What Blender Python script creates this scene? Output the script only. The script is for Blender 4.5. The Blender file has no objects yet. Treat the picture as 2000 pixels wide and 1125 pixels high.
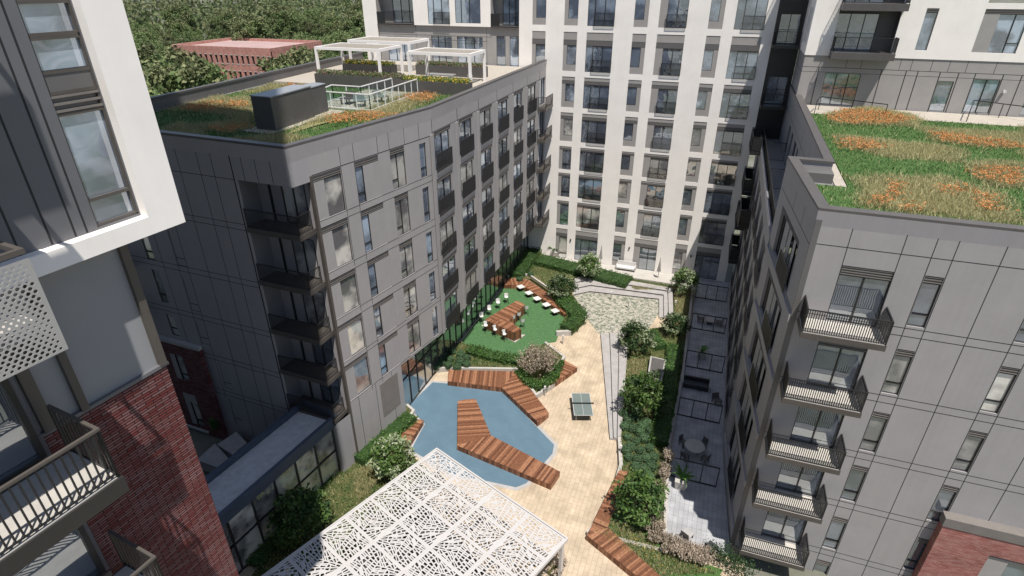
EXPO = 0.40
import bpy, bmesh, math, random
from mathutils import Vector, Matrix
R = math.radians
random.seed(7)
scene = bpy.context.scene
COL = scene.collection
# ------------------------------------------------------------------ camera
CAMH, FPX, PITCH, YAW = 31.0, 1125.75, R(28.207), R(19.51)
cam = bpy.data.cameras.new("camera"); cam.sensor_width = 36.0; cam.lens = FPX / 2000 * 36
cam.clip_start = 0.3; cam.clip_end = 6000
co = bpy.data.objects.new("camera", cam); COL.objects.link(co)
co.location = (0, 0, CAMH); co.rotation_euler = (R(90) - PITCH, 0, YAW)
scene.camera = co
_f = Vector((-math.sin(YAW) * math.cos(PITCH), math.cos(YAW) * math.cos(PITCH), -math.sin(PITCH)))
_r = Vector((math.cos(YAW), math.sin(YAW), 0)); _u = _r.cross(_f)
def at(px, py, z=0.0):
    d = _f + (px - 1000) / FPX * _r - (py - 562.5) / FPX * _u
    t = (z - CAMH) / d.z
    return Vector((d.x * t, d.y * t, z))
def ats(pts, z=0.0): return [at(a, b, z) for a, b in pts]

# ------------------------------------------------------------------ materials
MATS = {}
def nodes_of(name):
    m = bpy.data.materials.new(name); m.use_nodes = True
    nt = m.node_tree; b = nt.nodes["Principled BSDF"]; MATS[name] = m
    return m, nt, b
def mat(name, col, rough=.6, metal=0., spec=.5, var=.12, scale=1.5, bump=0., bscale=40, detail=4, streak=0.):
    """plain painted / mineral surface with soft tonal variation"""
    m, nt, b = nodes_of(name); N = nt.nodes.new; L = nt.links.new
    b.inputs["Roughness"].default_value = rough; b.inputs["Metallic"].default_value = metal
    b.inputs["Specular IOR Level"].default_value = spec
    tc = N("ShaderNodeTexCoord"); nz = N("ShaderNodeTexNoise"); nz.inputs["Scale"].default_value = scale
    nz.inputs["Detail"].default_value = detail; nz.inputs["Roughness"].default_value = .65
    L(tc.outputs["Object"], nz.inputs["Vector"])
    mr = N("ShaderNodeMapRange"); mr.inputs[1].default_value = .3; mr.inputs[2].default_value = .7
    mr.inputs[3].default_value = 1 - var; mr.inputs[4].default_value = 1 + var; L(nz.outputs["Fac"], mr.inputs[0])
    mx = N("ShaderNodeMix"); mx.data_type = 'RGBA'; mx.blend_type = 'MULTIPLY'; mx.inputs[0].default_value = 1
    mx.inputs[6].default_value = (*col, 1); L(mr.outputs[0], mx.inputs[7]); L(mx.outputs[2], b.inputs["Base Color"])
    if streak:
        g = N('ShaderNodeNewGeometry'); mp = N('ShaderNodeMapping'); mp.inputs['Scale'].default_value = (5, 5, .22); n3 = N('ShaderNodeTexNoise'); n3.inputs['Scale'].default_value = 1; n3.inputs['Detail'].default_value = 5
        L(tc.outputs['Object'], mp.inputs[0]); L(mp.outputs[0], n3.inputs['Vector'])
        m1 = N('ShaderNodeMapRange'); m1.inputs[1].default_value = .35; m1.inputs[2].default_value = .68; m1.inputs[3].default_value = 1 + streak * .6; m1.inputs[4].default_value = 1 - streak; L(n3.outputs['Fac'], m1.inputs[0])
        m2 = N('ShaderNodeMapRange'); m2.inputs[3].default_value = 1 - streak * .7; m2.inputs[4].default_value = 1 + streak * .7; L(g.outputs['Random Per Island'], m2.inputs[0])
        mu = N('ShaderNodeMath'); mu.operation = 'MULTIPLY'; L(m1.outputs[0], mu.inputs[0]); L(m2.outputs[0], mu.inputs[1])
        m4 = N('ShaderNodeMix'); m4.data_type = 'RGBA'; m4.blend_type = 'MULTIPLY'; m4.inputs[0].default_value = 1; L(mx.outputs[2], m4.inputs[6]); L(mu.outputs[0], m4.inputs[7]); L(m4.outputs[2], b.inputs['Base Color'])
    if bump:
        n2 = N("ShaderNodeTexNoise"); n2.inputs["Scale"].default_value = bscale; L(tc.outputs["Object"], n2.inputs["Vector"])
        bp = N("ShaderNodeBump"); bp.inputs["Strength"].default_value = bump; L(n2.outputs["Fac"], bp.inputs["Height"])
        L(bp.outputs[0], b.inputs["Normal"])
    return m
def mat_rand(name, c0, c1, rough=.6, spec=.3, trans=0., objrand=.15):
    """leaf / grass: colour varies from clump to clump and from object to object"""
    m, nt, b = nodes_of(name); N = nt.nodes.new; L = nt.links.new
    b.inputs["Roughness"].default_value = rough; b.inputs["Specular IOR Level"].default_value = spec
    g = N("ShaderNodeNewGeometry"); oi = N("ShaderNodeObjectInfo")
    cr = N("ShaderNodeMix"); cr.data_type = 'RGBA'; cr.inputs[6].default_value = (*c0, 1); cr.inputs[7].default_value = (*c1, 1)
    L(g.outputs["Random Per Island"], cr.inputs[0])
    mr = N("ShaderNodeMapRange"); mr.inputs[3].default_value = 1 - objrand; mr.inputs[4].default_value = 1 + objrand
    L(oi.outputs["Random"], mr.inputs[0])
    mx = N("ShaderNodeMix"); mx.data_type = 'RGBA'; mx.blend_type = 'MULTIPLY'; mx.inputs[0].default_value = 1
    L(cr.outputs[2], mx.inputs[6]); L(mr.outputs[0], mx.inputs[7]); L(mx.outputs[2], b.inputs["Base Color"])
    if trans:
        tr = N("ShaderNodeBsdfTranslucent"); L(mx.outputs[2], tr.inputs[0])
        ms = N("ShaderNodeMixShader"); ms.inputs[0].default_value = trans
        L(b.outputs[0], ms.inputs[1]); L(tr.outputs[0], ms.inputs[2])
        L(ms.outputs[0], nt.nodes["Material Output"].inputs[0])
    return m
def mat_glass(name, tint, refl=.35, blind_sky=.35, rough=.02, wave=.012, lo=.05):
    """coated window glass: mirror layer over a mottled base colour of dim interior, blinds and painted-in sky reflection"""
    m, nt, b = nodes_of(name); N = nt.nodes.new; L = nt.links.new
    b.inputs["Roughness"].default_value = .25; b.inputs["Specular IOR Level"].default_value = .3
    tc = N("ShaderNodeTexCoord"); oi = N("ShaderNodeObjectInfo")
    ad = N("ShaderNodeVectorMath"); ad.operation = 'ADD'; sc = N("ShaderNodeVectorMath"); sc.operation = 'SCALE'
    L(oi.outputs["Location"], sc.inputs[0]); sc.inputs["Scale"].default_value = 1.37
    L(tc.outputs["Object"], ad.inputs[0]); L(sc.outputs[0], ad.inputs[1])
    nz = N("ShaderNodeTexNoise"); nz.inputs["Scale"].default_value = .55; nz.inputs["Detail"].default_value = 3
    L(ad.outputs[0], nz.inputs["Vector"])
    r1 = N("ShaderNodeMapRange"); r1.inputs[1].default_value = .42; r1.inputs[2].default_value = .58; L(nz.outputs["Fac"], r1.inputs[0])
    r2 = N("ShaderNodeMath"); r2.operation = 'MULTIPLY'; L(r1.outputs[0], r2.inputs[0])
    rr = N("ShaderNodeMapRange"); rr.inputs[3].default_value = lo; rr.inputs[4].default_value = 1; L(oi.outputs["Random"], rr.inputs[0]); L(rr.outputs[0], r2.inputs[1])
    cm = N("ShaderNodeMix"); cm.data_type = 'RGBA'
    cm.inputs[6].default_value = (tint[0] * .18, tint[1] * .18, tint[2] * .2, 1)
    cm.inputs[7].default_value = (tint[0] * blind_sky, tint[1] * blind_sky, tint[2] * blind_sky, 1)
    L(r2.outputs[0], cm.inputs[0]); L(cm.outputs[2], b.inputs["Base Color"])
    gl = N("ShaderNodeBsdfGlossy"); gl.inputs["Color"].default_value = (.82, .88, .93, 1); gl.inputs["Roughness"].default_value = rough
    n2 = N("ShaderNodeTexNoise"); n2.inputs["Scale"].default_value = 1.1; n2.inputs["Detail"].default_value = 1; L(ad.outputs[0], n2.inputs["Vector"])
    bp = N("ShaderNodeBump"); bp.inputs["Strength"].default_value = 1; bp.inputs["Distance"].default_value = wave; L(n2.outputs["Fac"], bp.inputs["Height"])
    L(bp.outputs[0], gl.inputs["Normal"])
    fr = N("ShaderNodeFresnel"); fr.inputs["IOR"].default_value = 1.6
    fa = N("ShaderNodeMath"); fa.operation = 'ADD'; fa.use_clamp = True; L(fr.outputs[0], fa.inputs[0]); fa.inputs[1].default_value = refl
    ms = N("ShaderNodeMixShader"); L(fa.outputs[0], ms.inputs[0]); L(b.outputs[0], ms.inputs[1]); L(gl.outputs[0], ms.inputs[2])
    L(ms.outputs[0], nt.nodes["Material Output"].inputs[0])
    return m
def mat_brick(name, c1, c2, mortar, bw=.3, bh=.09, axis='xz', ms=.012, rough=.8, off=.5, bump=.4, bias=0., msmooth=.1):
    m, nt, b = nodes_of(name); N = nt.nodes.new; L = nt.links.new
    b.inputs["Roughness"].default_value = rough; b.inputs["Specular IOR Level"].default_value = .25
    tc = N("ShaderNodeTexCoord"); sp = N("ShaderNodeSeparateXYZ"); cb = N("ShaderNodeCombineXYZ"); L(tc.outputs["Object"], sp.inputs[0])
    L(sp.outputs["XYZ".index(axis[0].upper())], cb.inputs[0]); L(sp.outputs["XYZ".index(axis[1].upper())], cb.inputs[1])
    br = N("ShaderNodeTexBrick"); br.offset = off; L(cb.outputs[0], br.inputs["Vector"])
    br.inputs["Color1"].default_value = (*c1, 1); br.inputs["Color2"].default_value = (*c2, 1); br.inputs["Mortar"].default_value = (*mortar, 1)
    br.inputs["Scale"].default_value = 1; br.inputs["Mortar Size"].default_value = ms; br.inputs["Mortar Smooth"].default_value = msmooth
    br.inputs["Bias"].default_value = bias; br.inputs["Brick Width"].default_value = bw; br.inputs["Row Height"].default_value = bh
    nz = N("ShaderNodeTexNoise"); nz.inputs["Scale"].default_value = .9; nz.inputs["Detail"].default_value = 5; L(tc.outputs["Object"], nz.inputs["Vector"])
    mr = N("ShaderNodeMapRange"); mr.inputs[1].default_value = .3; mr.inputs[2].default_value = .7; mr.inputs[3].default_value = .8; mr.inputs[4].default_value = 1.18; L(nz.outputs["Fac"], mr.inputs[0])
    mx = N("ShaderNodeMix"); mx.data_type = 'RGBA'; mx.blend_type = 'MULTIPLY'; mx.inputs[0].default_value = 1
    L(br.outputs["Color"], mx.inputs[6]); L(mr.outputs[0], mx.inputs[7]); L(mx.outputs[2], b.inputs["Base Color"])
    if bump:
        bp = N("ShaderNodeBump"); bp.invert = True; bp.inputs["Strength"].default_value = bump; bp.inputs["Distance"].default_value = .02
        L(br.outputs["Fac"], bp.inputs["Height"]); L(bp.outputs[0], b.inputs["Normal"])
    return m
def mat_wood(name):
    m, nt, b = nodes_of(name); N = nt.nodes.new; L = nt.links.new
    b.inputs["Roughness"].default_value = .6; b.inputs["Specular IOR Level"].default_value = .3
    g = N("ShaderNodeNewGeometry"); tc = N("ShaderNodeTexCoord")
    cr = N("ShaderNodeValToRGB"); L(g.outputs["Random Per Island"], cr.inputs[0])
    e = cr.color_ramp.elements; e[0].color = (.085, .034, .018, 1); e[1].color = (.31, .155, .088, 1)
    k = cr.color_ramp.elements.new(.5); k.color = (.19, .082, .042, 1)
    nz = N("ShaderNodeTexNoise"); nz.inputs["Scale"].default_value = 6; nz.inputs["Detail"].default_value = 6; L(tc.outputs["Object"], nz.inputs["Vector"])
    mr = N("ShaderNodeMapRange"); mr.inputs[1].default_value = .3; mr.inputs[2].default_value = .7; mr.inputs[3].default_value = .75; mr.inputs[4].default_value = 1.2; L(nz.outputs["Fac"], mr.inputs[0])
    mx = N("ShaderNodeMix"); mx.data_type = 'RGBA'; mx.blend_type = 'MULTIPLY'; mx.inputs[0].default_value = 1
    L(cr.outputs[0], mx.inputs[6]); L(mr.outputs[0], mx.inputs[7]); L(mx.outputs[2], b.inputs["Base Color"])
    return m
def mat_two(name, c0, c1, scale, lo=.4, hi=.6, rough=.8, vor=False, bump=0.):
    """two-colour mottled mineral / soil / lawn ground"""
    m, nt, b = nodes_of(name); N = nt.nodes.new; L = nt.links.new
    b.inputs["Roughness"].default_value = rough; b.inputs["Specular IOR Level"].default_value = .25
    tc = N("ShaderNodeTexCoord"); cr = N("ShaderNodeMix"); cr.data_type = 'RGBA'
    cr.inputs[6].default_value = (*c0, 1); cr.inputs[7].default_value = (*c1, 1)
    if vor:
        v = N("ShaderNodeTexVoronoi"); v.inputs["Scale"].default_value = scale; L(tc.outputs["Object"], v.inputs["Vector"])
        sp = N("ShaderNodeSeparateColor"); L(v.outputs["Color"], sp.inputs[0]); src = sp.outputs[0]; h = v.outputs["Distance"]
    else:
        v = N("ShaderNodeTexNoise"); v.inputs["Scale"].default_value = scale; v.inputs["Detail"].default_value = 6; v.inputs["Roughness"].default_value = .7
        L(tc.outputs["Object"], v.inputs["Vector"]); src = v.outputs["Fac"]; h = src
    mr = N("ShaderNodeMapRange"); mr.inputs[1].default_value = lo; mr.inputs[2].default_value = hi; L(src, mr.inputs[0])
    L(mr.outputs[0], cr.inputs[0]); L(cr.outputs[2], b.inputs["Base Color"])
    if bump:
        bp = N("ShaderNodeBump"); bp.inputs["Strength"].default_value = bump; bp.inputs["Distance"].default_value = .05; L(h, bp.inputs["Height"]); L(bp.outputs[0], b.inputs["Normal"])
    return m

mat('white_render', (.79, .755, .725), .75, var=.05, scale=.5, streak=.015)
mat('white_metal', (.46, .445, .44), .4, var=.03)
mat('grey_panel', (.272, .263, .274), .5, var=.05, scale=.35, streak=.03)
mat('grey_panel_warm', (.285, .273, .276), .5, var=.06, scale=.5, streak=.03)
mat('dark_panel', (.115, .11, .11), .5, var=.07, scale=.6)
mat('spandrel', (.30, .285, .278), .45, var=.07, scale=.8)
mat('bronze', (.028, .026, .0255), .4, var=.1)
mat('bronze_light', (.075, .066, .059), .45, var=.1)
mat('coping', (.085, .078, .077), .45, var=.08)
mat('joint', (.014, .014, .016), .7, var=.05)
mat('concrete', (.33, .32, .315), .8, var=.12, scale=2, bump=.1)
mat('concrete_light', (.38, .36, .335), .8, var=.1, scale=2)
mat('step_stone', (.30, .285, .28), .8, var=.14, scale=1.6, bump=.1)
mat('light_deck', (.36, .325, .28), .75, var=.1, scale=2)
mat('louver', (.16, .145, .135), .5, var=.1)
mat('slab_top', (.42, .40, .37), .8, var=.08, scale=2)
mat('black_metal', (.018, .018, .02), .4, var=.1)
mat('dark_siding', (.118, .119, .130), .45, var=.06, scale=.6)
mat('mid_siding', (.24, .245, .26), .45, var=.05, scale=.5)
mat('roof_gravel', (.46, .46, .47), .9, var=.14, scale=3, bump=.2)
mat('membrane', (.17, .168, .17), .85, var=.14, scale=3, bump=.2)
mat('pool_blue', (.085, .145, .195), .55, var=.10, scale=.7, detail=6)
mat('mulch', (.06, .045, .032), .95, var=.3, scale=6)
mat_two('soil', (.028, .05, .014), (.085, .085, .032), 1.6, .38, .62, .95, bump=.3)
mat('parasol_cloth', (.30, .29, .28), .8, var=.1)
mat('white_paint', (.74, .72, .71), .4, var=.03)
mat('screen_grey', (.30, .295, .29), .45, var=.04)
mat('white_plastic', (.55, .54, .53), .4, var=.03)
mat('cushion', (.05, .05, .06), .9, var=.1)
mat('table_green', (.13, .16, .155), .4, var=.05)
mat('mech_grey', (.085, .08, .078), .5, var=.1)
mat('mech_top', (.24, .25, .27), .4, var=.1)
mat('bark', (.10, .075, .055), .9, var=.3, scale=8)
mat('pink_roof', (.36, .25, .235), .9, var=.12, scale=.2)
mat('path_asphalt', (.10, .10, .105), .9, var=.2, scale=.2)
mat_two('ground_far', (.085, .095, .06), (.19, .18, .165), .05, .42, .6, .95)
mat_two('turf_green', (.045, .112, .042), (.072, .15, .064), 3.0, .35, .65, .9, bump=.2)
mat_two('lawn_roof', (.035, .085, .022), (.07, .125, .035), 2.0, .35, .65, .95)
mat_two('meadow', (.20, .20, .085), (.33, .29, .16), 1.8, .35, .65, .95)
mat_two('cobble', (.13, .145, .11), (.35, .33, .285), 5.0, .15, .75, .8, vor=True, bump=.6)
mat_two('gravel', (.40, .36, .31), (.58, .53, .46), 30, .4, .6, .9, vor=True)
mat_brick('paving', (.40, .322, .235), (.445, .365, .27), (.29, .23, .17), .62, .31, 'yx', .012, bump=.1)
mat_brick('patio_tile', (.31, .315, .335), (.35, .355, .375), (.19, .195, .215), .3, .6, 'xy', .010, bump=.1, off=0)
mat_brick('brick_red', (.14, .026, .024), (.20, .11, .11), (.028, .012, .013), .34, .066, 'xz', .013)
mat_brick('brick_sunlit', (.26, .085, .07), (.38, .20, .175), (.20, .10, .09), .31, .064, 'xz', .009)  # same brick as brick_red, with sunlight put into the colour
mat_brick('brick_orange', (.38, .17, .135), (.45, .22, .18), (.42, .28, .24), .6, .2, 'xz', .015)
mat_wood('deck_wood')
mat_glass('glass_sky', (.54, .66, .82), .38, .95)  # blue sky reflection painted into the pane colour beneath the mirror layer
mat_glass('glass_dark', (.38, .44, .52), .32, .55)
mat_glass('glass_curtain_sky', (.80, .77, .71), .22, .9, lo=.45)  # pale base colour paints bright sky reflections as well as curtains
mat_glass('glass_shop', (.42, .47, .42), .30, .45, wave=.006)
mat_rand('leaf_mid', (.036, .085, .017), (.12, .19, .05), .55, .35, .25)
mat_rand('leaf_dark', (.016, .042, .012), (.042, .085, .024), .55, .35, .2)
mat_rand('leaf_pale', (.15, .21, .10), (.36, .40, .26), .6, .3, .25)
mat_rand('leaf_far', (.060, .10, .036), (.20, .25, .105), .7, .2, .25, .3)
mat_rand('leaf_far_olive', (.085, .11, .05), (.26, .275, .14), .7, .2, .25, .3)
mat_rand('hedge_leaf', (.030, .078, .014), (.10, .18, .038), .6, .3, .2)
mat_rand('yew_leaf', (.030, .070, .032), (.088, .15, .072), .6, .3, .15)
mat_rand('grass_blade', (.042, .10, .028), (.095, .165, .05), .6, .2, .3)
mat_rand('meadow_blade', (.26, .265, .12), (.52, .46, .27), .7, .2, .3)
mat_rand('plume', (.29, .235, .18), (.50, .42, .345), .8, .1, .3)
mat_rand('plume_base', (.10, .13, .045), (.25, .24, .10), .8, .1, .3)
mat_rand('orange_flower', (.50, .19, .06), (.62, .32, .14), .7, .2, .25)
mat_rand('yellow_flower', (.55, .36, .03), (.70, .52, .10), .7, .2, .25)
mat_rand('pink_flower', (.30, .16, .16), (.45, .28, .26), .7, .2, .25)
mat_rand('palm_leaf', (.05, .13, .02), (.12, .24, .05), .5, .4, .3)
def M(*n): return [MATS[k] for k in n]

# ------------------------------------------------------------------ mesh helpers
class MB:
    def __init__(s): s.v = []; s.f = []; s.m = []
    def poly(s, pts, m=0):
        b = len(s.v); s.v += [tuple(p) for p in pts]; s.f.append(tuple(range(b, b + len(pts)))); s.m.append(m)
    def hexa(s, p, m=0, skip=()):
        b = len(s.v); s.v += [tuple(q) for q in p]
        for k, f in enumerate(((3, 2, 1, 0), (4, 5, 6, 7), (0, 1, 5, 4), (1, 2, 6, 5), (2, 3, 7, 6), (3, 0, 4, 7))):
            if k in skip: continue
            s.f.append(tuple(b + i for i in f)); s.m.append(m)
    def box(s, x0, x1, y0, y1, z0, z1, m=0, skip=()):
        s.hexa([(x0, y0, z0), (x1, y0, z0), (x1, y1, z0), (x0, y1, z0), (x0, y0, z1), (x1, y0, z1), (x1, y1, z1), (x0, y1, z1)], m, skip)
    def prism(s, poly, z0, z1, m=0, top=None, bottom=True):
        poly = ccw(poly); n = len(poly); b = len(s.v)
        s.v += [(p[0], p[1], z0) for p in poly] + [(p[0], p[1], z1) for p in poly]
        s.f.append(tuple(range(b + n, b + 2 * n))); s.m.append(m if top is None else top)
        if bottom: s.f.append(tuple(range(b + n - 1, b - 1, -1))); s.m.append(m)
        for i in range(n):
            j = (i + 1) % n; s.f.append((b + i, b + j, b + n + j, b + n + i)); s.m.append(m)
    def bar(s, a, c, w, h, m=0):
        a = Vector(a); c = Vector(c); d = (c - a)
        if d.length < 1e-6: return
        d.normalize(); x = Vector((0, 0, 1)).cross(d)
        if x.length < 1e-3: x = Vector((1, 0, 0))
        x.normalize(); y = d.cross(x)
        q = [];
        for p in (a, c):
            for sx, sy in ((-1, -1), (1, -1), (1, 1), (-1, 1)): q.append(p + x * (sx * w / 2) + y * (sy * h / 2))
        s.hexa(q, m)
    def tube(s, a, c, r0, r1=None, n=8, m=0, cap=True):
        r1 = r0 if r1 is None else r1; a = Vector(a); c = Vector(c); d = (c - a).normalized()
        x = d.orthogonal().normalized(); y = d.cross(x); b = len(s.v)
        for p, r in ((a, r0), (c, r1)):
            for k in range(n):
                t = 2 * math.pi * k / n; s.v.append(tuple(p + x * math.cos(t) * r + y * math.sin(t) * r))
        for k in range(n):
            j = (k + 1) % n; s.f.append((b + k, b + j, b + n + j, b + n + k)); s.m.append(m)
        if cap: s.f.append(tuple(range(b + n - 1, b - 1, -1))); s.m.append(m); s.f.append(tuple(range(b + n, b + 2 * n))); s.m.append(m)
    def mesh(s, name, mats, smooth=False):
        me = bpy.data.meshes.new(name); me.from_pydata(s.v, [], s.f)
        for k in mats: me.materials.append(MATS[k] if isinstance(k, str) else k)
        me.polygons.foreach_set("material_index", s.m)
        if smooth: me.polygons.foreach_set("use_smooth", [True] * len(s.f))
        me.update(); return me
def ccw(poly):
    a = sum(poly[i][0] * poly[(i + 1) % len(poly)][1] - poly[(i + 1) % len(poly)][0] * poly[i][1] for i in range(len(poly)))
    return list(poly) if a > 0 else list(reversed(poly))
WL = {}
def tag(o, label=None, cat=None, group=None, kind=None):
    if label: o["label"] = label
    if cat: o["category"] = cat
    if group: o["group"] = group
    if kind: o["kind"] = kind
    return o
def link(name, me, parent=None, loc=(0, 0, 0), rz=0., local=False):
    o = bpy.data.objects.new(name, me); COL.objects.link(o)
    loc = Vector(loc)
    if parent is not None:
        o.parent = parent
        if local: WL[o.name] = WL[parent.name] + loc
        else: WL[o.name] = loc.copy(); loc = loc - WL[parent.name]
    else: WL[o.name] = loc.copy()
    o.location = loc; o.rotation_euler = (0, 0, rz)
    return o
def thing(name, label, cat, loc=(0, 0, 0), rz=0., group=None):
    return tag(link(name, None, None, loc, rz), label, cat, group)
def part(name, mb, mats, parent, loc=None, rz=0., smooth=False, local=True):
    """child mesh; mesh data given in the parent's own space unless loc is a world point"""
    me = mb.mesh(name, mats, smooth) if isinstance(mb, MB) else mb
    return link(name, me, parent, (0, 0, 0) if loc is None else loc, rz, local)
def single(name, mb, mats, label, cat, group=None, loc=(0, 0, 0), smooth=False):
    return tag(link(name, mb.mesh(name, mats, smooth), None, loc), label, cat, group)
def struct(name, mb, mats, loc=(0, 0, 0)):
    return tag(link(name, mb.mesh(name, mats), None, loc), kind='structure')
def stuff(name, mb, mats, label, cat, loc=(0, 0, 0)):
    return tag(link(name, mb.mesh(name, mats), None, loc), label, cat, kind='stuff')
def dup(o, loc=None, rz=None, label=None, group=None, parent=None, scale=None):
    c = o.copy(); COL.objects.link(c)
    if parent is not None: c.parent = parent
    if loc is not None: c.location = loc; WL[c.name] = Vector(loc)
    if rz is not None: c.rotation_euler = (0, 0, rz)
    if scale is not None: c.scale = scale if hasattr(scale, '__len__') else (scale,) * 3
    if label: c["label"] = label
    if group: c["group"] = group
    for ch in list(o.children): dup(ch, parent=c)
    return c
class Frame:
    """facade frame: u along the wall (left to right seen from outside), z up, w outward"""
    def __init__(s, ox, oy, ang):
        s.o = Vector((ox, oy, 0)); s.a = R(ang); s.d = Vector((math.cos(s.a), math.sin(s.a), 0)); s.n = Vector((math.sin(s.a), -math.cos(s.a), 0))
    def p(s, u, z=0, w=0): return s.o + s.d * u + s.n * w + Vector((0, 0, z))
def wall_mb(u0, u1, z0, z1, ops=(), d=.16, joints=(), mi=0, ji=1, mb=None, jw=.035):
    """flat wall with real openings (reveals d deep) and thin panel joints standing 3 mm proud"""
    mb = mb or MB(); us = sorted({u0, u1} | {x for o in ops for x in o[:2] if u0 < x < u1}); zs = sorted({z0, z1} | {x for o in ops for x in o[2:4] if z0 < x < z1})
    def inside(u, z): return any(o[0] < u < o[1] and o[2] < z < o[3] for o in ops)
    for a, b in zip(us, us[1:]):
        run = None
        for c, e in zip(zs, zs[1:]):
            if inside((a + b) / 2, (c + e) / 2):
                if run is not None: mb.poly([(a, 0, run), (b, 0, run), (b, 0, c), (a, 0, c)], mi); run = None
            elif run is None: run = c
        if run is not None: mb.poly([(a, 0, run), (b, 0, run), (b, 0, z1), (a, 0, z1)], mi)
    for a, b, c, e in [o[:4] for o in ops]:
        if a > u0 + 1e-4: mb.poly([(a, 0, c), (a, d, c), (a, d, e), (a, 0, e)], mi)
        if b < u1 - 1e-4: mb.poly([(b, d, c), (b, 0, c), (b, 0, e), (b, d, e)], mi)
        mb.poly([(a, d, c), (a, 0, c), (b, 0, c), (b, d, c)], mi); mb.poly([(a, 0, e), (a, d, e), (b, d, e), (b, 0, e)], mi)
    for j in joints:
        w = jw * (j[4] if len(j) > 4 else 1) / 2
        if j[0] == 'v': mb.box(j[1] - w, j[1] + w, -.003, .002, j[2], j[3], ji)
        else: mb.box(j[2], j[3], -.004, .002, j[1] - w, j[1] + w, ji)
    return mb
WCACHE = {}
def window(parent, fr, u, z, w, h, cells, name='window', depth=.16, glass='glass_sky', panel='spandrel', bar=.055, frame='bronze', rail=None, trim=False):
    """window part (frame + panels) with one 'pane' sub-part; cells = (x0,x1,z0,z1,kind) as fractions/metres in the window"""
    key = (round(w, 2), round(h, 2), str(cells), glass, panel, frame, str(rail), depth, trim)
    if key not in WCACHE:
        f = MB(); g = MB(); y0, y1 = depth - .09, depth - .005
        for (a, b, c, e, kind) in cells:
            if kind == 'g': g.poly([(a, depth - .03, c), (b, depth - .03, c), (b, depth - .03, e), (a, depth - .03, e)])
            elif kind == 'l':
                yl = min(.09, depth - .02); f.poly([(a, yl, c), (b, yl, c), (b, yl, e), (a, yl, e)], 2)
                n = max(2, int((e - c) / .1))
                for k in range(n):
                    zz = c + (k + .5) * (e - c) / n; f.box(a, b, yl - .07, yl - .005, zz - .02, zz + .02, 2)
            elif kind == 'p': y = min(.035, depth - .05); f.poly([(a, y, c), (b, y, c), (b, y, e), (a, y, e)], 1)
            elif kind == 'q': y = min(.045, depth - .04); f.poly([(a, y, c), (b, y, c), (b, y, e), (a, y, e)], 3)
            hb = bar / 2
            f.box(a - hb, a + hb, y0, y1, c, e); f.box(b - hb, b + hb, y0 + .001, y1 - .001, c, e)
            f.box(a + hb, b - hb, y0 + .002, y1 - .002, c - hb, c + hb); f.box(a + hb, b - hb, y0 + .003, y1 - .003, e - hb, e + hb)
        if trim: f.box(-.12, w + .12, -.06, 0, -.2, 0, 1); f.box(-.12, w + .12, -.06, 0, h, h + .2, 1)
        fm = f.mesh(name, [frame, panel, 'louver', 'dark_panel']); gm = g.mesh('pane', [glass]) if g.f else None
        rm = None
        if rail:
            r = MB(); a, b, c, e = rail; railing(r, a, b, c, e, -.12); rm = r.mesh('railing', ['black_metal'])
        WCACHE[key] = (fm, gm, rm)
    fm, gm, rm = WCACHE[key]
    o = link(name, fm, parent, fr.p(u, z), fr.a)
    if gm: link('pane', gm, o, (0, 0, 0), 0, True)
    if rm: link('railing', rm, o, (0, 0, 0), 0, True)
    return o
def railing(mb, a, b, c, e, y, sp=.095, m=0, post=True):
    mb.box(a, b, y - .02, y + .02, e - .04, e, m); mb.box(a, b, y - .015, y + .015, c, c + .03, m)
    n = max(2, int((b - a) / sp))
    for k in range(n + 1):
        x = a + (b - a) * k / n; t = .024 if (k in (0, n) and post) else .015
        mb.box(x - t, x + t, y - t, y + t, c + .03, e - .04, m)
def rail_line(mb, pts, h=1.05, sp=.11, m=0, bw=.009, base=.08):
    for p, q in zip(pts, pts[1:]):
        p = Vector(p); q = Vector(q); up = Vector((0, 0, 1))
        mb.bar(p + up * h, q + up * h, .045, .05, m); mb.bar(p + up * base, q + up * base, .03, .03, m)
        L = (q - p).length; n = max(1, int(L / sp))
        for k in range(n + 1):
            c = p + (q - p) * (k / n); t = .022 if k in (0, n) else bw
            mb.box(c.x - t, c.x + t, c.y - t, c.y + t, c.z + (0 if k in (0, n) else base), c.z + h, m)
def inpoly(x, y, P):
    r = False; n = len(P)
    for i in range(n):
        x1, y1 = P[i][0], P[i][1]; x2, y2 = P[(i + 1) % n][0], P[(i + 1) % n][1]
        if (y1 > y) != (y2 > y) and x < (x2 - x1) * (y - y1) / (y2 - y1) + x1: r = not r
    return r
def area(P): return abs(sum(P[i][0] * P[(i + 1) % len(P)][1] - P[(i + 1) % len(P)][0] * P[i][1] for i in range(len(P)))) / 2
def sample(P, n, rng):
    xs = [p[0] for p in P]; ys = [p[1] for p in P]; out = []
    while len(out) < n:
        x = rng.uniform(min(xs), max(xs)); y = rng.uniform(min(ys), max(ys))
        if inpoly(x, y, P): out.append((x, y))
    return out
def offset(P, d):
    P = ccw(P); n = len(P); out = []
    for i in range(n):
        a = Vector(P[i - 1][:2]); b = Vector(P[i][:2]); c = Vector(P[(i + 1) % n][:2])
        e1 = (b - a).normalized(); e2 = (c - b).normalized(); n1 = Vector((e1.y, -e1.x)); n2 = Vector((e2.y, -e2.x))
        k = n1 + n2; k = k / max(.35, k.dot(n1)) if k.length > 1e-4 else n1
        out.append(b + k * d)
    return out
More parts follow.
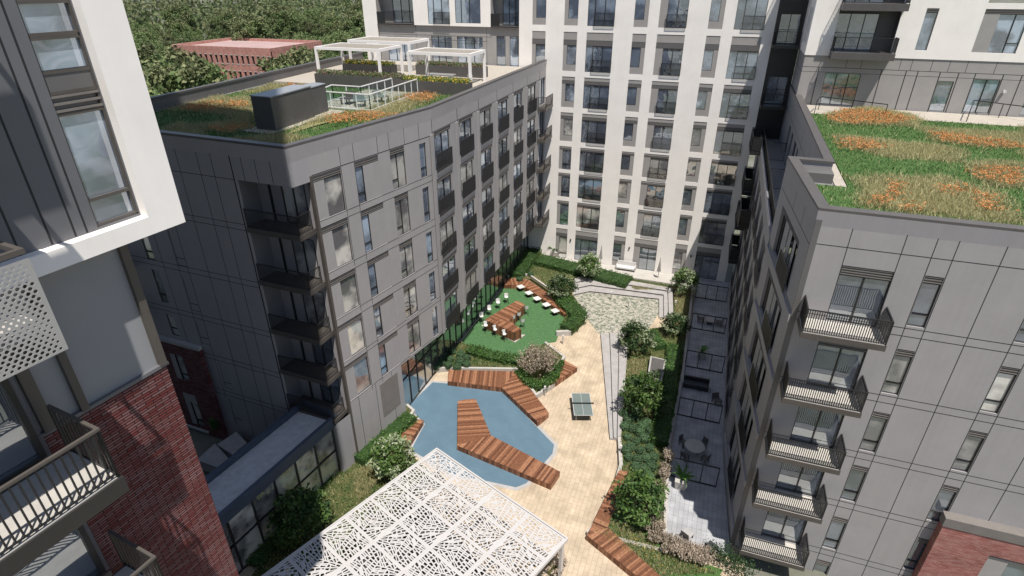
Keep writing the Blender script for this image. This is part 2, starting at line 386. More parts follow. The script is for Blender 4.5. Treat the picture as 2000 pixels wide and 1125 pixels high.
def curb(mb, pts, w=.22, z0=0., z1=.45, m=0):
    for i, (p, q) in enumerate(zip(pts, pts[1:])):
        p = Vector(p[:2]); q = Vector(q[:2]); d = (q - p).normalized(); n = Vector((-d.y, d.x)) * w / 2
        e = d * (w / 2 - .004 * (i % 2)); zz = z1 - .003 * (i % 2)
        mb.prism([p - e - n, q + e - n, q + e + n, p - e + n], z0, zz, m)
def blades(mb, P, n, h0, h1, wd, rng, z=0., m=0, lean=.5, zf=None):
    for x, y in sample(P, n, rng):
        zz = zf(x, y) if zf else z
        t = rng.uniform(0, 6.283); h = rng.uniform(h0, h1); a = rng.uniform(0, 6.283); l = rng.uniform(.1, lean) * h; w = wd * rng.uniform(.6, 1.3)
        mb.poly([(x - math.cos(t) * w, y - math.sin(t) * w, zz), (x + math.cos(t) * w, y + math.sin(t) * w, zz), (x + math.cos(a) * l, y + math.sin(a) * l, zz + h)], m)
def leafq(mb, c, s, rng, m=0):
    n = Vector((rng.gauss(0, 1), rng.gauss(0, 1), rng.gauss(0, 1) + .5)); n.normalize() if n.length > 1e-5 else None
    x = n.orthogonal().normalized(); x = Matrix.Rotation(rng.uniform(0, 6.283), 3, n) @ x; y = n.cross(x)
    a = s * rng.uniform(.7, 1.3); b = a * rng.uniform(.45, .7)
    mb.poly([c - x * a, c - y * b, c + x * a, c + y * b], m)
# ------------------------------------------------------------------ sky, sun
SUN = Vector((.27, -.33, 1.0))          # towards the sun
w = bpy.data.worlds.new("World"); scene.world = w; w.use_nodes = True
nt = w.node_tree; bg = nt.nodes["Background"]
sky = nt.nodes.new("ShaderNodeTexSky"); sky.sky_type = 'NISHITA'; sky.sun_disc = False
sky.sun_elevation = math.atan2(1, math.hypot(SUN.x, SUN.y)); sky.sun_rotation = math.atan2(SUN.x, SUN.y)
sky.air_density = 1.0; sky.dust_density = .6
tc = nt.nodes.new("ShaderNodeTexCoord"); nz = nt.nodes.new("ShaderNodeTexNoise"); nz.inputs["Scale"].default_value = 3.2; nz.inputs["Detail"].default_value = 7
mp = nt.nodes.new("ShaderNodeMapping"); mp.inputs["Scale"].default_value = (1, 1, 2.6)
nt.links.new(tc.outputs["Generated"], mp.inputs[0]); nt.links.new(mp.outputs[0], nz.inputs["Vector"])
mr = nt.nodes.new("ShaderNodeMapRange"); mr.inputs[1].default_value = .50; mr.inputs[2].default_value = .66; mr.inputs[4].default_value = .32
nt.links.new(nz.outputs["Fac"], mr.inputs[0])
mx = nt.nodes.new("ShaderNodeMix"); mx.data_type = 'RGBA'; mx.inputs[7].default_value = (7, 7.3, 7.8, 1)
nt.links.new(mr.outputs[0], mx.inputs[0]); nt.links.new(sky.outputs[0], mx.inputs[6]); nt.links.new(mx.outputs[2], bg.inputs[0])
bg.inputs[1].default_value = .088
sl = bpy.data.lights.new("sun", 'SUN'); sl.energy = 5.0; sl.angle = R(.53); sl.color = (1, .945, .86)
so = bpy.data.objects.new("sun", sl); COL.objects.link(so); so.location = SUN * 120; so.rotation_euler = SUN.to_track_quat('Z', 'Y').to_euler()
scene.view_settings.view_transform = 'Standard'; scene.view_settings.look = 'None'; scene.view_settings.exposure = EXPO; scene.view_settings.gamma = 1

# ------------------------------------------------------------------ ground
mb = MB(); mb.box(-2500, 2500, -2500, 4000, -2, -.35, 0); struct('ground', mb, ['ground_far'])

# ================================================================== far white tower
FA = Frame(0, 63.94, 0)
tower = thing('apartment_tower', 'white rendered apartment tower with a grid of dark windows beyond the courtyard', 'apartment building', (-18, 70, 0))
ROWS = [(26.72, 29.95), (22.25, 26.12), (18.46, 21.69), (14.72, 17.91), (11.44, 14.14), (8.12, 11.02), (4.51, 7.62), (.12, 4.04)]
TOPS = [.15, 1.3, .75, .72, .42, .42, .45, 1.05]
COLS = [(-20.37, -18.88, 'n'), (-16.9, -15.45, 'n'), (-14.44, -11.66, 'wg'), (-9.71, -8.32, 'm'), (-7.27, -4.58, 'wp'), (-2.55, -1.22, 'm'), (-.16, 2.49, 'wg')]
ops = []
for ci, c in enumerate(COLS):
    for ri, r in enumerate(ROWS):
        if ci == 0 and ri > 1: continue
        ops.append((c[0], c[1], r[0], r[1], ci, ri))
    ops.append((c[0], c[1], 30.55, 33.6, ci, 9))
UL = [(-32.62, -29.95, 26.55, 30.0), (-29.28, -26.28, 26.7, 30.0)]
big = [(-39.25, -21.85, 22.25, 26.38), (-39.2, -34.42, 26.44, 30.6), (-25.12, -21.85, 26.44, 30.6)]
mb = wall_mb(-40.95, 3.45, -.2, 36, ops + UL + big, .13)
mb.box(-40.95, 3.45, .3, 14, -.2, 35.9, 0, skip=(2,))
part('wall', mb, ['white_render', 'joint'], tower, FA.p(0), FA.a, local=False)
def fcells(kind, w, h, t, ri):
    cs = []
    if t > .3:
        if t > .9: cs += [(0, w, h - t, h - t * .58, 'q'), (0, w, h - t * .58, h, 'p')]
        else: cs += [(0, w, h - t, h - t * .5, 'q'), (0, w, h - t * .5, h, 'p')]
    z1 = h - t
    if kind == 'n': cs += [(0, .42, 0, z1, 'p'), (.42, w, .68, z1, 'g'), (.42, w, 0, .68, 'p' if ri < 4 else 'g')]
    elif kind == 'm': cs += [(0, w - .42, .68, z1, 'g'), (0, w - .42, 0, .68, 'p'), (w - .42, w, 0, z1, 'p')]
    else:
        cs += [(0, .74, 0, z1, 'g' if kind == 'wg' else 'p'), (.74, (.74 + w) / 2, 0, z1 - .06, 'g'), ((.74 + w) / 2, w, 0, z1 - .06, 'g')]
    return cs
for (a, b, c, e, ci, ri) in ops:
    t = TOPS[ri] if ri < 8 else .5; k = COLS[ci][2]; wd = b - a; h = e - c
    gl = 'glass_sky' if ri < 3 or ri == 9 else ('glass_curtain_sky' if (ci * 7 + ri * 3) % 4 == 0 else 'glass_dark')
    window(tower, FA, a, c, wd, h, fcells(k, wd, h, t, ri), depth=.13, glass=gl, rail=(.74, wd, .04, 1.22) if k[0] == 'w' and ri < 7 else None)
for (a, b, c, e) in UL:
    wd = b - a; h = e - c
    window(tower, FA, a, c, wd, h, [(0, .72, 0, h, 'g'), (.72, 1.7, 0, h, 'g'), (1.7, wd, 0, h, 'g')], depth=.13, glass='glass_sky', rail=(.72, wd, .02, 1.2) if a < -30 else None)
# grey terrace storey under the white upper floors
mb = wall_mb(-39.25, -21.85, 22.25, 26.38, [(-38.2, -35.0, 22.3, 25.1), (-32.5, -29.95, 22.5, 25.3), (-29.3, -26.2, 22.5, 25.3), (-24.55, -23.5, 22.3, 25.5), (-23.0, -21.95, 22.3, 25.5)], .12,
             [('h', 25.35, -39.2, -25), ('v', -34.4, 22.3, 26.3), ('v', -25.7, 22.3, 26.3), ('h', 24.9, -34.4, -25.6)])
part('terrace_wall', mb, ['spandrel', 'joint'], tower, FA.p(0, 0, -.235), FA.a, local=False)
FT = Frame(0, 63.94 + .235, 0)
for a, b, c, e, n in [(-38.2, -35.0, 22.3, 25.1, 3), (-32.5, -29.95, 22.5, 25.3, 3), (-29.3, -26.2, 22.5, 25.3, 3), (-24.55, -23.5, 22.3, 25.5, 1), (-23.0, -21.95, 22.3, 25.5, 1)]:
    wd = b - a; h = e - c
    window(tower, FT, a, c, wd, h, [(wd * i / n, wd * (i + 1) / n, .0, h, 'g') for i in range(n)], depth=.12, glass='glass_sky')
FB = Frame(0, 63.94 + 1.3, 0)
for a, b in ((-39.2, -34.42), (-25.12, -21.85)):     # recessed balconies, upper left
    bal = part('balcony', (lambda m: (m.box(a, b, -1.3, .2, 26.2, 26.5, 0), m)[1])(MB()), ['coping'], tower, FB.p(0), 0, local=False)
    m = MB(); m.box(a, a + 1.0, -1.28, -1.24, 26.5, 27.7); rail_line(m, [(a + 1, -1.25, 26.5), (b, -1.25, 26.5)], 1.2); part('railing', m, ['black_metal'], bal)
    bk = MB(); bk.box(a, b, .0, .1, 26.5, 30.6); bk.box(a - .02, a + .03, -1.06, 0, 26.5, 30.6); bk.box(b - .03, b + .02, -1.06, 0, 26.5, 30.6); part('back_wall', bk, ['spandrel'], bal)
    wd = (b - a) * .66
    window(tower, FB, b - wd - .1, 26.55, wd, 3.0, [(wd * i / 3, wd * (i + 1) / 3, 0, 3.0, 'g') for i in range(3)], depth=-.01, glass='glass_sky')
for x in (-15.0, -7.8, -.7):
    lm = MB(); lm.box(x - .08, x + .08, -.12, 0, 2.6, 2.85); part('wall_lamp', lm, ['bronze_light'], tower, FA.p(0), 0, local=False)

# ------------------------------------------------------------------ dark recess wing between the two towers, part of the right building
FC = Frame(4.75, 27.2, 0)       # front, facing the viewer
FE = Frame(4.75, 27.2, -85.1)   # near courtyard side: u is negative going away
right = thing('apartment_building', 'grey panelled apartment building on the right with stacked balconies and a planted roof', 'apartment building', (16, 40, 0))
ZS = [16.6, 12.75, 9.0, 5.38, 1.45]        # balcony floors
# front wall
wins = []
for z in ZS + [-2.2]: wins += [(9.53, 10.25, z + .4, z + 2.98, z), (13.63, 14.33, z + .4, z + 2.98, z), (17.7, 18.4, z + .4, z + 2.98, z)]
doors = [(6.26, 8.36, z + .04, z + 2.95) for z in ZS]
jo = [('h', 20.42, .22, 30)] + [('v', x - 4.75, -3, 21.95) for x in (6.26, 8.36, 9.5, 10.28, 11.96, 13.6, 14.36, 16.1, 17.66, 18.44, 20.3)]
for z in ZS[:]: jo += [('h', z + .26, 0.25, 30), ('h', z - .16, 0.25, 30)]
mb = wall_mb(0, 30, -6, 22, [(a - 4.75, b - 4.75, c, e) for a, b, c, e, _ in wins] + [(a - 4.75, b - 4.75, c, e) for a, b, c, e in doors], .16, jo)
part('front_wall', mb, ['grey_panel_warm', 'joint'], right, FC.p(0), FC.a, local=False)
mb = MB(); mb.box(-.02, .24, -.02, .1, -6, 21.98); part('corner_trim', mb, ['dark_panel'], right, FC.p(0), FC.a, local=False)
for a, b, c, e, z in wins:
    window(right, FC, a - 4.75, c, b - a, e - c, [(0, b - a, .62, 2.2, 'g'), (0, b - a, 0, .62, 'g'), (0, b - a, 2.2, e - c, 'l')], glass='glass_dark' if int(z) % 3 else 'glass_curtain_sky', bar=.07)
for a, b, c, e in doors:
    window(right, FC, a - 4.75, c, b - a, e - c, [(0, 1.05, 0, 2.42, 'g'), (1.05, 2.1, 0, 2.42, 'g'), (0, 2.1, 2.42, e - c, 'l')], name='balcony_door', glass='glass_dark', bar=.07)
bal0 = None
for z in ZS:
    m = MB(); m.box(0, 3.5, -1.5, 0, -.30, 0, 0); m.box(.03, 3.47, -1.47, -.01, .001, .012, 1)
    if bal0 is None:
        bal0 = part('balcony', m, ['bronze_light', 'slab_top'], right, FC.p(.33, z), FC.a, local=False)
        r = MB(); rail_line(r, [(.05, -.04, 0), (.05, -1.45, 0), (3.45, -1.45, 0), (3.45, -.04, 0)], 1.2, .10, bw=.018); part('railing', r, ['black_metal'], bal0)
        
        for x in (.085, 3.415): r = MB(); r.box(x - .012, x + .012, -1.42, -.06, .1, 1.12); part('side_screen', r, ['dark_panel'], bal0)
    else: dup(bal0, parent=right, loc=FC.p(.33, z) - WL[right.name])
# near courtyard wall (u negative away from the corner)
EN = 8.65
ops = [(-7.25, -1.85, z + .25, z + 3.1) for z in ZS] 
jo = [('h', 20.3, -EN, 0), ('v', -2.4, 20.3, 21.9), ('v', -4.8, 20.3, 21.9)]
for z in ZS: jo += [('h', z + .2, -EN, 0), ('h', z - .45, -EN, 0)]
mb = wall_mb(-EN, 0, -.3, 22, ops, .25, jo)
part('side_wall', mb, ['grey_panel', 'joint'], right, FE.p(0), FE.a, local=False)
for k, (a, b, c, e) in enumerate(ops):
    wd = b - a; h = e - c; q = [0, .5, 1.0, 1.55, 2.6, 2.75, 3.55, 4.2, 4.7, wd]; kd = 'gggpgpgpg'
    window(right, FE, a, c, wd, h, [(q[i], q[i + 1], 0, h - .35, kd[i]) for i in range(9)] + [(0, wd, h - .35, h, 'l')], depth=.25, glass='glass_curtain_sky' if k % 2 else 'glass_dark', panel='mid_siding', bar=.07, rail=(2.5, 5.1, -.1, 1.2))
    lb = MB(); lb.box(-EN - .05, -.0, -.10, .0, ZS[k] - .42, ZS[k] + .02); part('floor_band', lb, ['grey_panel'], right, FE.p(0), FE.a, local=False)
# roof step and low far courtyard wing
pE = FE.p(-EN); X2 = 5.87; XL = 4.02
mb = MB(); mb.box(0, X2 - pE.x + .35, 0, .3, 17, 22, 0); part('return_wall', mb, ['grey_panel'], right, Vector((pE.x, pE.y, 0)), 0, local=False)
FL = Frame(XL, 63.9, -90)      # u grows towards the viewer
LEN = 63.9 - pE.y
bays = [LEN - 4.0 - 4.25 * i for i in range(6)]
ROWE = [13.05, 9.3, 5.6, 1.95]
ops = [(u, u + 2.9, z - .1, z + 2.75) for u in bays for z in ROWE] + [(u, u + 2.9, 15.75 + .9, 16.9) for u in bays[:0]]
jo = [('h', z - .4, 0, LEN) for z in ROWE]
mb = wall_mb(0, LEN, -.3, 16.75, ops, .35, jo); part('lower_wall', mb, ['grey_panel', 'joint'], right, FL.p(0), FL.a, local=False)
for i, (a, b, c, e) in enumerate(ops):
    h = e - c
    window(right, FL, a, c, b - a, h, [(0, .95, 0, h - .5, 'g'), (.95, 1.9, 0, h - .5, 'g'), (1.9, 2.9, 0, h - .5, 'q'), (0, 2.9, h - .5, h, 'l')], depth=.3, glass='glass_dark', panel='dark_panel', bar=.08, rail=(.05, 2.85, .02, 1.15))
mb = MB(); mb.box(0, LEN, 0, 2.2, 16.6, 16.75, 0); mb.box(0, LEN, -.05, .16, 16.4, 17.15, 1); part('terrace_floor', mb, ['mid_siding', 'grey_panel'], right, FL.p(0), FL.a, local=False)
r = MB(); rail_line(r, [(0.2, .22, 16.75), (LEN - .1, .22, 16.75)], 1.25, .1); r.box(.25, LEN - 9, .25, .27, 16.85, 17.9); r.box(LEN - 7.5, LEN - .15, .25, .27, 16.85, 17.9)
for u in (8.5, 17): rail_line(r, [(u, .22, 16.75), (u, 1.9, 16.75)], 1.6, .1)
part('terrace_railing', r, ['black_metal'], right, FL.p(0), FL.a, local=False)
for i, (u, z) in enumerate([(2.2, 13.0), (2.2, 9.4), (2.2, 5.7), (6.3, 11.2), (2.2, 16.9)]):
    m = MB(); m.box(u, u + 4.2, -.95, 0, z - .35, z, 0); bl = part('balcony', m, ['black_metal'], right, FL.p(0), FL.a, local=False)
    r = MB(); rail_line(r, [(u + .05, -.05, z), (u + .05, -.9, z), (u + 4.15, -.9, z), (u + 4.15, -.05, z)], 1.3, .09, bw=.02); r.box(u + .08, u + 4.12, -.89, -.87, z + .1, z + 1.2); r.box(u + .04, u + .06, -.87, -.06, z + .1, z + 1.2); r.box(u + 4.14, u + 4.16, -.87, -.06, z + .1, z + 1.2); part('railing', r, ['black_metal'], bl)
FU = Frame(X2, 63.9, -90)
LU = 63.9 - pE.y - .1
ops = [(a, a + wd, 17.2, 19.7) for a, wd in [(LU - 3.1, .7), (LU - 5.2, 1.3), (LU - 7.6, .8), (LU - 9.8, 1.4), (LU - 12.5, .8), (LU - 15, 1.5), (LU - 18, 1.3), (LU - 21, 1.4)]]
mb = wall_mb(0, LU, 16.7, 22, ops, .2, [('h', 20.2, 0, LU), ('v', LU - 2, 17, 22), ('v', LU - 6, 17, 22), ('v', LU - 11, 17, 22)])
part('upper_wall', mb, ['mid_siding', 'joint'], right, FU.p(0), FU.a, local=False)
for a, b, c, e in ops: window(right, FU, a, c, b - a, e - c, [(0, (b - a) / 2, 0, e - c, 'g'), ((b - a) / 2, b - a, 0, e - c, 'g')], depth=.2, glass='glass_dark', bar=.08)
# dark end wall with hanging balconies beside the white tower
FD = Frame(0, 63.85, 0)
mb = wall_mb(3.45, 5.9, 16.6, 36, [], .1, [('h', z, 3.45, 5.9) for z in (18.5, 22.3, 26, 29.6)]); part('recess_wall', mb, ['black_metal', 'joint'], right, FD.p(0), 0, local=False)
for z in (25.6, 20.15, 30.6):
    m = MB(); m.box(3.5, 5.8, -1.5, -.01, z - .3, z, 0); bl = part('balcony', m, ['bronze'], right, FD.p(0), 0, local=False)
    r = MB(); rail_line(r, [(3.55, -.05, z), (3.55, -1.45, z), (5.75, -1.45, z)], 1.15, .1); part('railing', r, ['black_metal'], bl)
    window(right, FD, 3.8, z + .05, 1.7, 2.5, [(0, .85, 0, 2.5, 'g'), (.85, 1.7, 0, 2.5, 'g')], depth=0, glass='glass_dark')
# roof slab, parapet, copings
roofP = [FC.p(0).xy, FC.p(30).xy, Vector((34.75, 64)), Vector((X2, 64)), Vector((X2, pE.y)), Vector((pE.x, pE.y))]
mb = MB(); mb.prism(offset(roofP, -.02), 21.0, 21.28, 0); part('roof', mb, ['membrane'], right, Vector((0, 0, 0)), 0, local=False)
mb = MB(); inner = offset(roofP, -.4); outer = ccw(roofP); oo = offset(roofP, .05); n = len(outer)
for i in range(n):
    if i in (1, 2): continue
    j = (i + 1) % n
    mb.hexa([(*outer[i], 21.28), (*outer[j], 21.28), (*inner[j], 21.28), (*inner[i], 21.28), (*oo[i], 22.0), (*oo[j], 22.0), (*inner[j], 22.0), (*inner[i], 22.0)], 0)
mb2 = MB(); ii = offset(roofP, -.46)
for i in range(n):
    if i in (1, 2): continue
    j = (i + 1) % n; k = .001 * i
    mb2.hexa([(*oo[i], 22.0 + k), (*oo[j], 22.0 + k), (*ii[j], 22.0 + k), (*ii[i], 22.0 + k), (*oo[i], 22.12 + k), (*oo[j], 22.12 + k), (*ii[j], 22.12 + k), (*ii[i], 22.12 + k)], 0)
part('roof_curb', (lambda q: (q.prism([Vector((4.75, 33.95)), Vector((6.2, 33.95)), Vector((6.2, 35.3)), Vector((4.62, 35.3))], 21.27, 21.8, 0), q)[1])(MB()), ['dark_panel'], right, Vector((0, 0, 0)), 0, local=False)
part('parapet', mb, ['grey_panel'], right, Vector((0, 0, 0)), 0, local=False); part('coping', mb2, ['coping'], right, Vector((0, 0, 0)), 0, local=False)
mb = MB(); mb.box(30, 30.2, 0, 30, -6, 22); part('far_side_wall', mb, ['grey_panel'], right, FC.p(0), 0, local=False)
# brick base block at lower right
mb = wall_mb(9.42, 30, -8, 6.1, [(11.85, 15.6, 2.2, 4.88)], .2); mb.poly([(9.42, 0, -8), (9.42, .5, -8), (9.42, .5, 6.1), (9.42, 0, 6.1)], 0)
part('brick_base', mb, ['brick_sunlit', 'joint'], right, FC.p(0, 0, .5), 0, local=False)
FBk = Frame(4.75, 26.7, 0)
window(right, FBk, 11.85, 2.2, 3.75, 2.68, [(0, .9, 0, 2.4, 'p'), (.9, 2.3, 0, 2.4, 'g'), (2.3, 3.75, 0, 2.4, 'g'), (0, 3.75, 2.4, 2.68, 'q')], depth=.2, glass='glass_dark', bar=.08)
mb = MB(); mb.box(9.36, 30, -.05, .5, 6.1, 6.68); part('brick_coping', mb, ['louver'], right, FC.p(0, 0, .5), 0, local=False)

# ------------------------------------------------------------------ white upper block on the right
FR = Frame(X2, 57.5, 0)
rt = thing('upper_apartment_block', 'white rendered upper storeys over a grey base standing on the planted roof at right', 'apartment building', (18, 60, 21.3))
x = lambda v: v - X2
wo = [(x(7.72), x(12.15), 25.72, 29.02), (x(13.77), x(14.6), 25.98, 29.0), (x(17.62), x(20.5), 25.95, 29.0), (x(22.4), x(24.6), 25.95, 29.0), (x(7.72), x(12.15), 29.3, 32.6), (x(17.62), x(20.5), 29.4, 32.6)]
mb = wall_mb(0, 26, 25.34, 37, wo, .2); part('white_wall', mb, ['white_render', 'joint'], rt, FR.p(0), 0, local=False)
FR1 = Frame(X2, 63.9, -90)
mb = wall_mb(0, 6.4, 25.34, 37, [(3.0, 3.9, 26.1, 28.9), (4.5, 5.1, 26.1, 28.9)], .2); part('white_side_wall', mb, ['white_render', 'joint'], rt, FR1.p(0), FR1.a, local=False)
for a in (3.0, 4.5): window(rt, FR1, a, 26.1, .9 if a < 4 else .6, 2.8, [(0, .9 if a < 4 else .6, 0, 2.8, 'g')], depth=.2, glass='glass_dark', bar=.1)
bo = [(x(7.8), x(10.5), 21.45, 24.0), (x(16.1), x(17.2), 21.4, 23.75), (x(18.5), x(20.25), 21.45, 24.0), (x(22.3), x(24.4), 21.45, 24.0)]
mb = wall_mb(0, 26, 21.2, 25.34, bo, .14, [('h', 24.04, 0, 26, .7), ('h', 24.42, 0, 26)] + [('v', x(v), 24.42, 25.3) for v in (9.2, 10.3, 13.1, 13.9, 15.3, 16.5, 17.7, 19.6)] + [('v', x(v), 21.3, 24.42, 2) for v in (7.2, 11.9, 13.67, 14.5, 16.05, 17.32, 18.45, 20.3, 21.5)])
part('base_wall', mb, ['spandrel', 'joint'], rt, FR.p(0, 0, -.06), 0, local=False)
mb = wall_mb(0, 6.4, 21.9, 25.34, [], .1, [('h', 24.0, 0, 6.4)]); part('base_side_wall', mb, ['grey_panel', 'joint'], rt, FR1.p(0, 0, -.05), FR1.a, local=False)
FR2 = Frame(X2, 57.56, 0)
for a, b, c, e in bo:
    wd = b - a; h = e - c; nn = 3 if wd > 2 else (2 if wd > 1.3 else 1)
    window(rt, FR2, a, c, wd, h, [(wd * i / nn, wd * (i + 1) / nn, 0, h, 'g') for i in range(nn)], depth=.14, glass='glass_sky', bar=.06)
for (a, b, c, e), kd in zip(wo[1:4], ('n', 'w', 'w')):
    wd = b - a; h = e - c
    window(rt, FR, a, c, wd, h, [(0, wd, 0, h - .3, 'g'), (0, wd, h - .3, h, 'l')] if kd == 'n' else [(0, wd * .36, 0, h - .35, 'p'), (wd * .36, wd * .72, 0, h - .35, 'g'), (wd * .72, wd, .7, h - .35, 'g'), (wd * .72, wd, 0, .7, 'g'), (0, wd, h - .35, h, 'l')], depth=.2, glass='glass_sky')
for z0 in (25.5, 29.08):
    m = MB(); m.box(x(7.72), x(12.28), -1.25, 1.2, z0 - .28, z0 + .22, 0); bl = part('balcony', m, ['coping'], rt, FR.p(0), 0, local=False)
    r = MB(); rail_line(r, [(x(7.78), -.05, z0 + .22), (x(7.78), -1.2, z0 + .22), (x(12.22), -1.2, z0 + .22), (x(12.22), -.05, z0 + .22)], 1.15, .1); part('railing', r, ['black_metal'], bl)
    m = MB(); m.box(x(7.70), x(12.17), 1.2, 1.3, z0, z0 + 3.5); m.box(x(12.15), x(12.2), 0.2, 1.2, z0, z0 + 3.5); m.box(x(7.66), x(7.72), .2, 1.2, z0, z0 + 3.5); part('back_wall', m, ['dark_panel'], bl)
    window(rt, Frame(X2, 58.7, 0), x(7.8), z0 + .25, 3.05, 2.75, [(0, 1.0, 0, 2.75, 'g'), (1.0, 2.05, 0, 2.75, 'g'), (2.05, 3.05, 0, 2.75, 'g')], depth=0, glass='glass_sky')
lm = MB(); lm.tube((x(20.7), -.02, 23.2), (x(20.7), -.2, 23.2), .12, .12, 10); part('wall_lamp', lm, ['white_plastic'], rt, FR.p(0), 0, local=False)
mb = MB(); mb.box(.1, 26, .1, 6.3, 36.6, 36.9); part('roof', mb, ['membrane'], rt, FR.p(0), 0, local=False)
# ================================================================== left grey building
FF = Frame(-21.09, 24.15, -2.0); FCc = Frame(-20.83, 25.45, 78.83); FDd = Frame(-18.71, 36.2, 90)
left = thing('apartment_building', 'grey panelled apartment building on the left with a wildflower roof and roof terrace', 'apartment building', (-30, 42, 0))
ZB = [18.7, 15.35, 12.05, 8.75, 5.5]; ZT = [21.35, 18.22, 14.78, 11.48, 8.38]
ops = []; LC = 10.98
spec = []
for zb, zt in zip(ZB, ZT):
    h = zt - zb; g = h - .38
    spec += [(.08, zb, 2.17, h, [(0, .84, 0, g, 'p'), (.84, 2.17, 0, g, 'g'), (0, 2.17, g, h, 'l')]),
             (3.38, zb, 2.04, h, [(0, .66, .62, g, 'g'), (0, .66, 0, .62, 'g'), (.66, 1.42, 0, g, 'p'), (1.42, 2.04, 0, g, 'p'), (0, 2.04, g, h, 'l')]),
             (6.5, zb, 1.42, h, [(0, .65, .62, g, 'g'), (0, .65, 0, .62, 'g'), (.65, 1.42, 0, g, 'g'), (0, 1.42, g, h, 'l')]),
             (9.45, zb, .70, h - .25, [(0, .7, .68, h - .25, 'g'), (0, .7, 0, .68, 'g')])]
ops = [(u, u + w_, z, z + h) for u, z, w_, h, c in spec]
jo = [('v', u, 21.4, 23.15) for u in (2.3, 3.4, 5.45, 6.5, 8.0, 9.5)] + [('h', 21.4, .1, LC)]
for zb, zt in zip(ZB, ZT):
    jo += [('h', zb - .03, 0.1, LC), ('h', zt + .03 if zt < 20 else zt + .06, .1, LC)] + [('v', u, zb - .4, zt) for u in (2.28, 3.36)]
jo += [('v', u, 0, 5.4) for u in (.9, 2.6, 4.3)]
soff = 5.3
mb = wall_mb(0, LC, soff, 23.2, ops, .15, jo)
wall_mb(0, 5.4, -.3, soff, [], .1, [], mb=mb)
part('courtyard_wall', mb, ['grey_panel_warm', 'joint'], left, FCc.p(0), FCc.a, local=False)
mb = MB(); mb.box(3.0, 4.9, -.02, .05, 2.0, 5.0); part('vent_louver', mb, ['louver'], left, FCc.p(0), FCc.a, local=False)
mb = MB(); mb.box(-.06, .10, -.05, .2, -.3, 21.4); part('corner_post', mb, ['bronze_light'], left, FCc.p(0), FCc.a, local=False)
for k, (u, z, w_, h, c) in enumerate(spec):
    window(left, FCc, u, z, w_, h, c, depth=.15, glass='glass_curtain_sky' if k % 2 == 0 else 'glass_sky', panel='grey_panel_warm', bar=.05)
# rear section in bays with juliet railings
LD = 63.9 - 36.2; BAY = 4.22
ops = []; DT = [21.55, 18.15, 14.75, 11.4, 8.1]
for b in range(6):
    for z in DT: ops.append((b * BAY + .22, b * BAY + (3.0 if b < 5 else 3.2), z - 2.75, z))
lastb = [(5 * BAY + 3.9, LD - .25, z - 2.75, z) for z in DT]
jo = [('v', b * BAY, 5.3, 23.15, 2.2) for b in range(7)] + [('h', 21.6, 0, LD)]
mb = wall_mb(0, LD, soff, 23.2, ops + lastb, .14, jo)
part('rear_courtyard_wall', mb, ['grey_panel_warm', 'joint'], left, FDd.p(0), FDd.a, local=False)
m = MB()
for b in range(7):
    m.box(b * BAY - .40, b * BAY - .06, -.07, -.006, soff, 21.5, 0)
part('pilaster', m, ['grey_panel_warm'], left, FDd.p(0), FDd.a, local=False)
for k, (a, b, c, e) in enumerate(ops):
    wd = b - a; h = e - c
    window(left, FDd, a, c, wd, h, [(0, .12, 0, h - .3, 'q'), (.12, wd / 2 - .1, 0, h - .3, 'g'), (wd / 2 - .1, wd - .32, 0, h - .3, 'g'), (wd - .32, wd, 0, h - .3, 'p'), (0, wd, h - .3, h, 'l')], depth=.13, glass=('glass_sky', 'glass_curtain_sky', 'glass_dark')[(k * 5 + k // 5) % 3], panel='grey_panel_warm', rail=(.05, wd - .2, -.12, 1.2))
for z in DT:
    m = MB(); m.box(5 * BAY + 3.7, LD - .1, -.95, 0, z - 3.1, z - 2.82); bl = part('balcony', m, ['bronze_light'], left, FDd.p(0), FDd.a, local=False)
    r = MB(); rail_line(r, [(5 * BAY + 3.75, -.05, z - 2.82), (5 * BAY + 3.75, -.9, z - 2.82), (LD - .15, -.9, z - 2.82)], 1.15, .1); part('railing', r, ['bronze'], bl)
    a, b = 5 * BAY + 3.9, LD - .25; wd = b - a
    window(left, FDd, a, z - 2.75, wd, 2.75, [(0, wd / 3, 0, 2.75, 'g'), (wd / 3, wd * .67, 0, 2.75, 'g'), (wd * .67, wd, 0, 2.75, 'g')], depth=.2, glass='glass_sky')
# recessed ground floor glazing
FG = Frame(-20.4, 30.0, 90)
mb = MB(); mb.box(-1.0, 33.9, .05, .3, -.3, soff, 0); part('glazing_backing', mb, ['dark_panel'], left, FG.p(0), FG.a, local=False)
n = 26; us = [.2 + i * 33.2 / n for i in range(n + 1)]
for i in range(n):
    window(left, FG, us[i], 0.05, us[i + 1] - us[i], soff - .1, [(0, us[i + 1] - us[i], 0, 2.9, 'g'), (0, us[i + 1] - us[i], 2.9, soff - .1, 'g')], name='shopfront_bay', depth=.04, glass='glass_shop', bar=.09)
mb = MB(); cp = [FCc.p(5.4, soff), FCc.p(LC, soff), FDd.p(0, soff), FDd.p(LD, soff), Vector((-22.5, 63.9, soff)), Vector((-22.5, 30.2, soff))]
mb.poly(list(reversed(cp))); part('soffit', mb, ['grey_panel'], left, Vector((0, 0, 0)), 0, local=False)
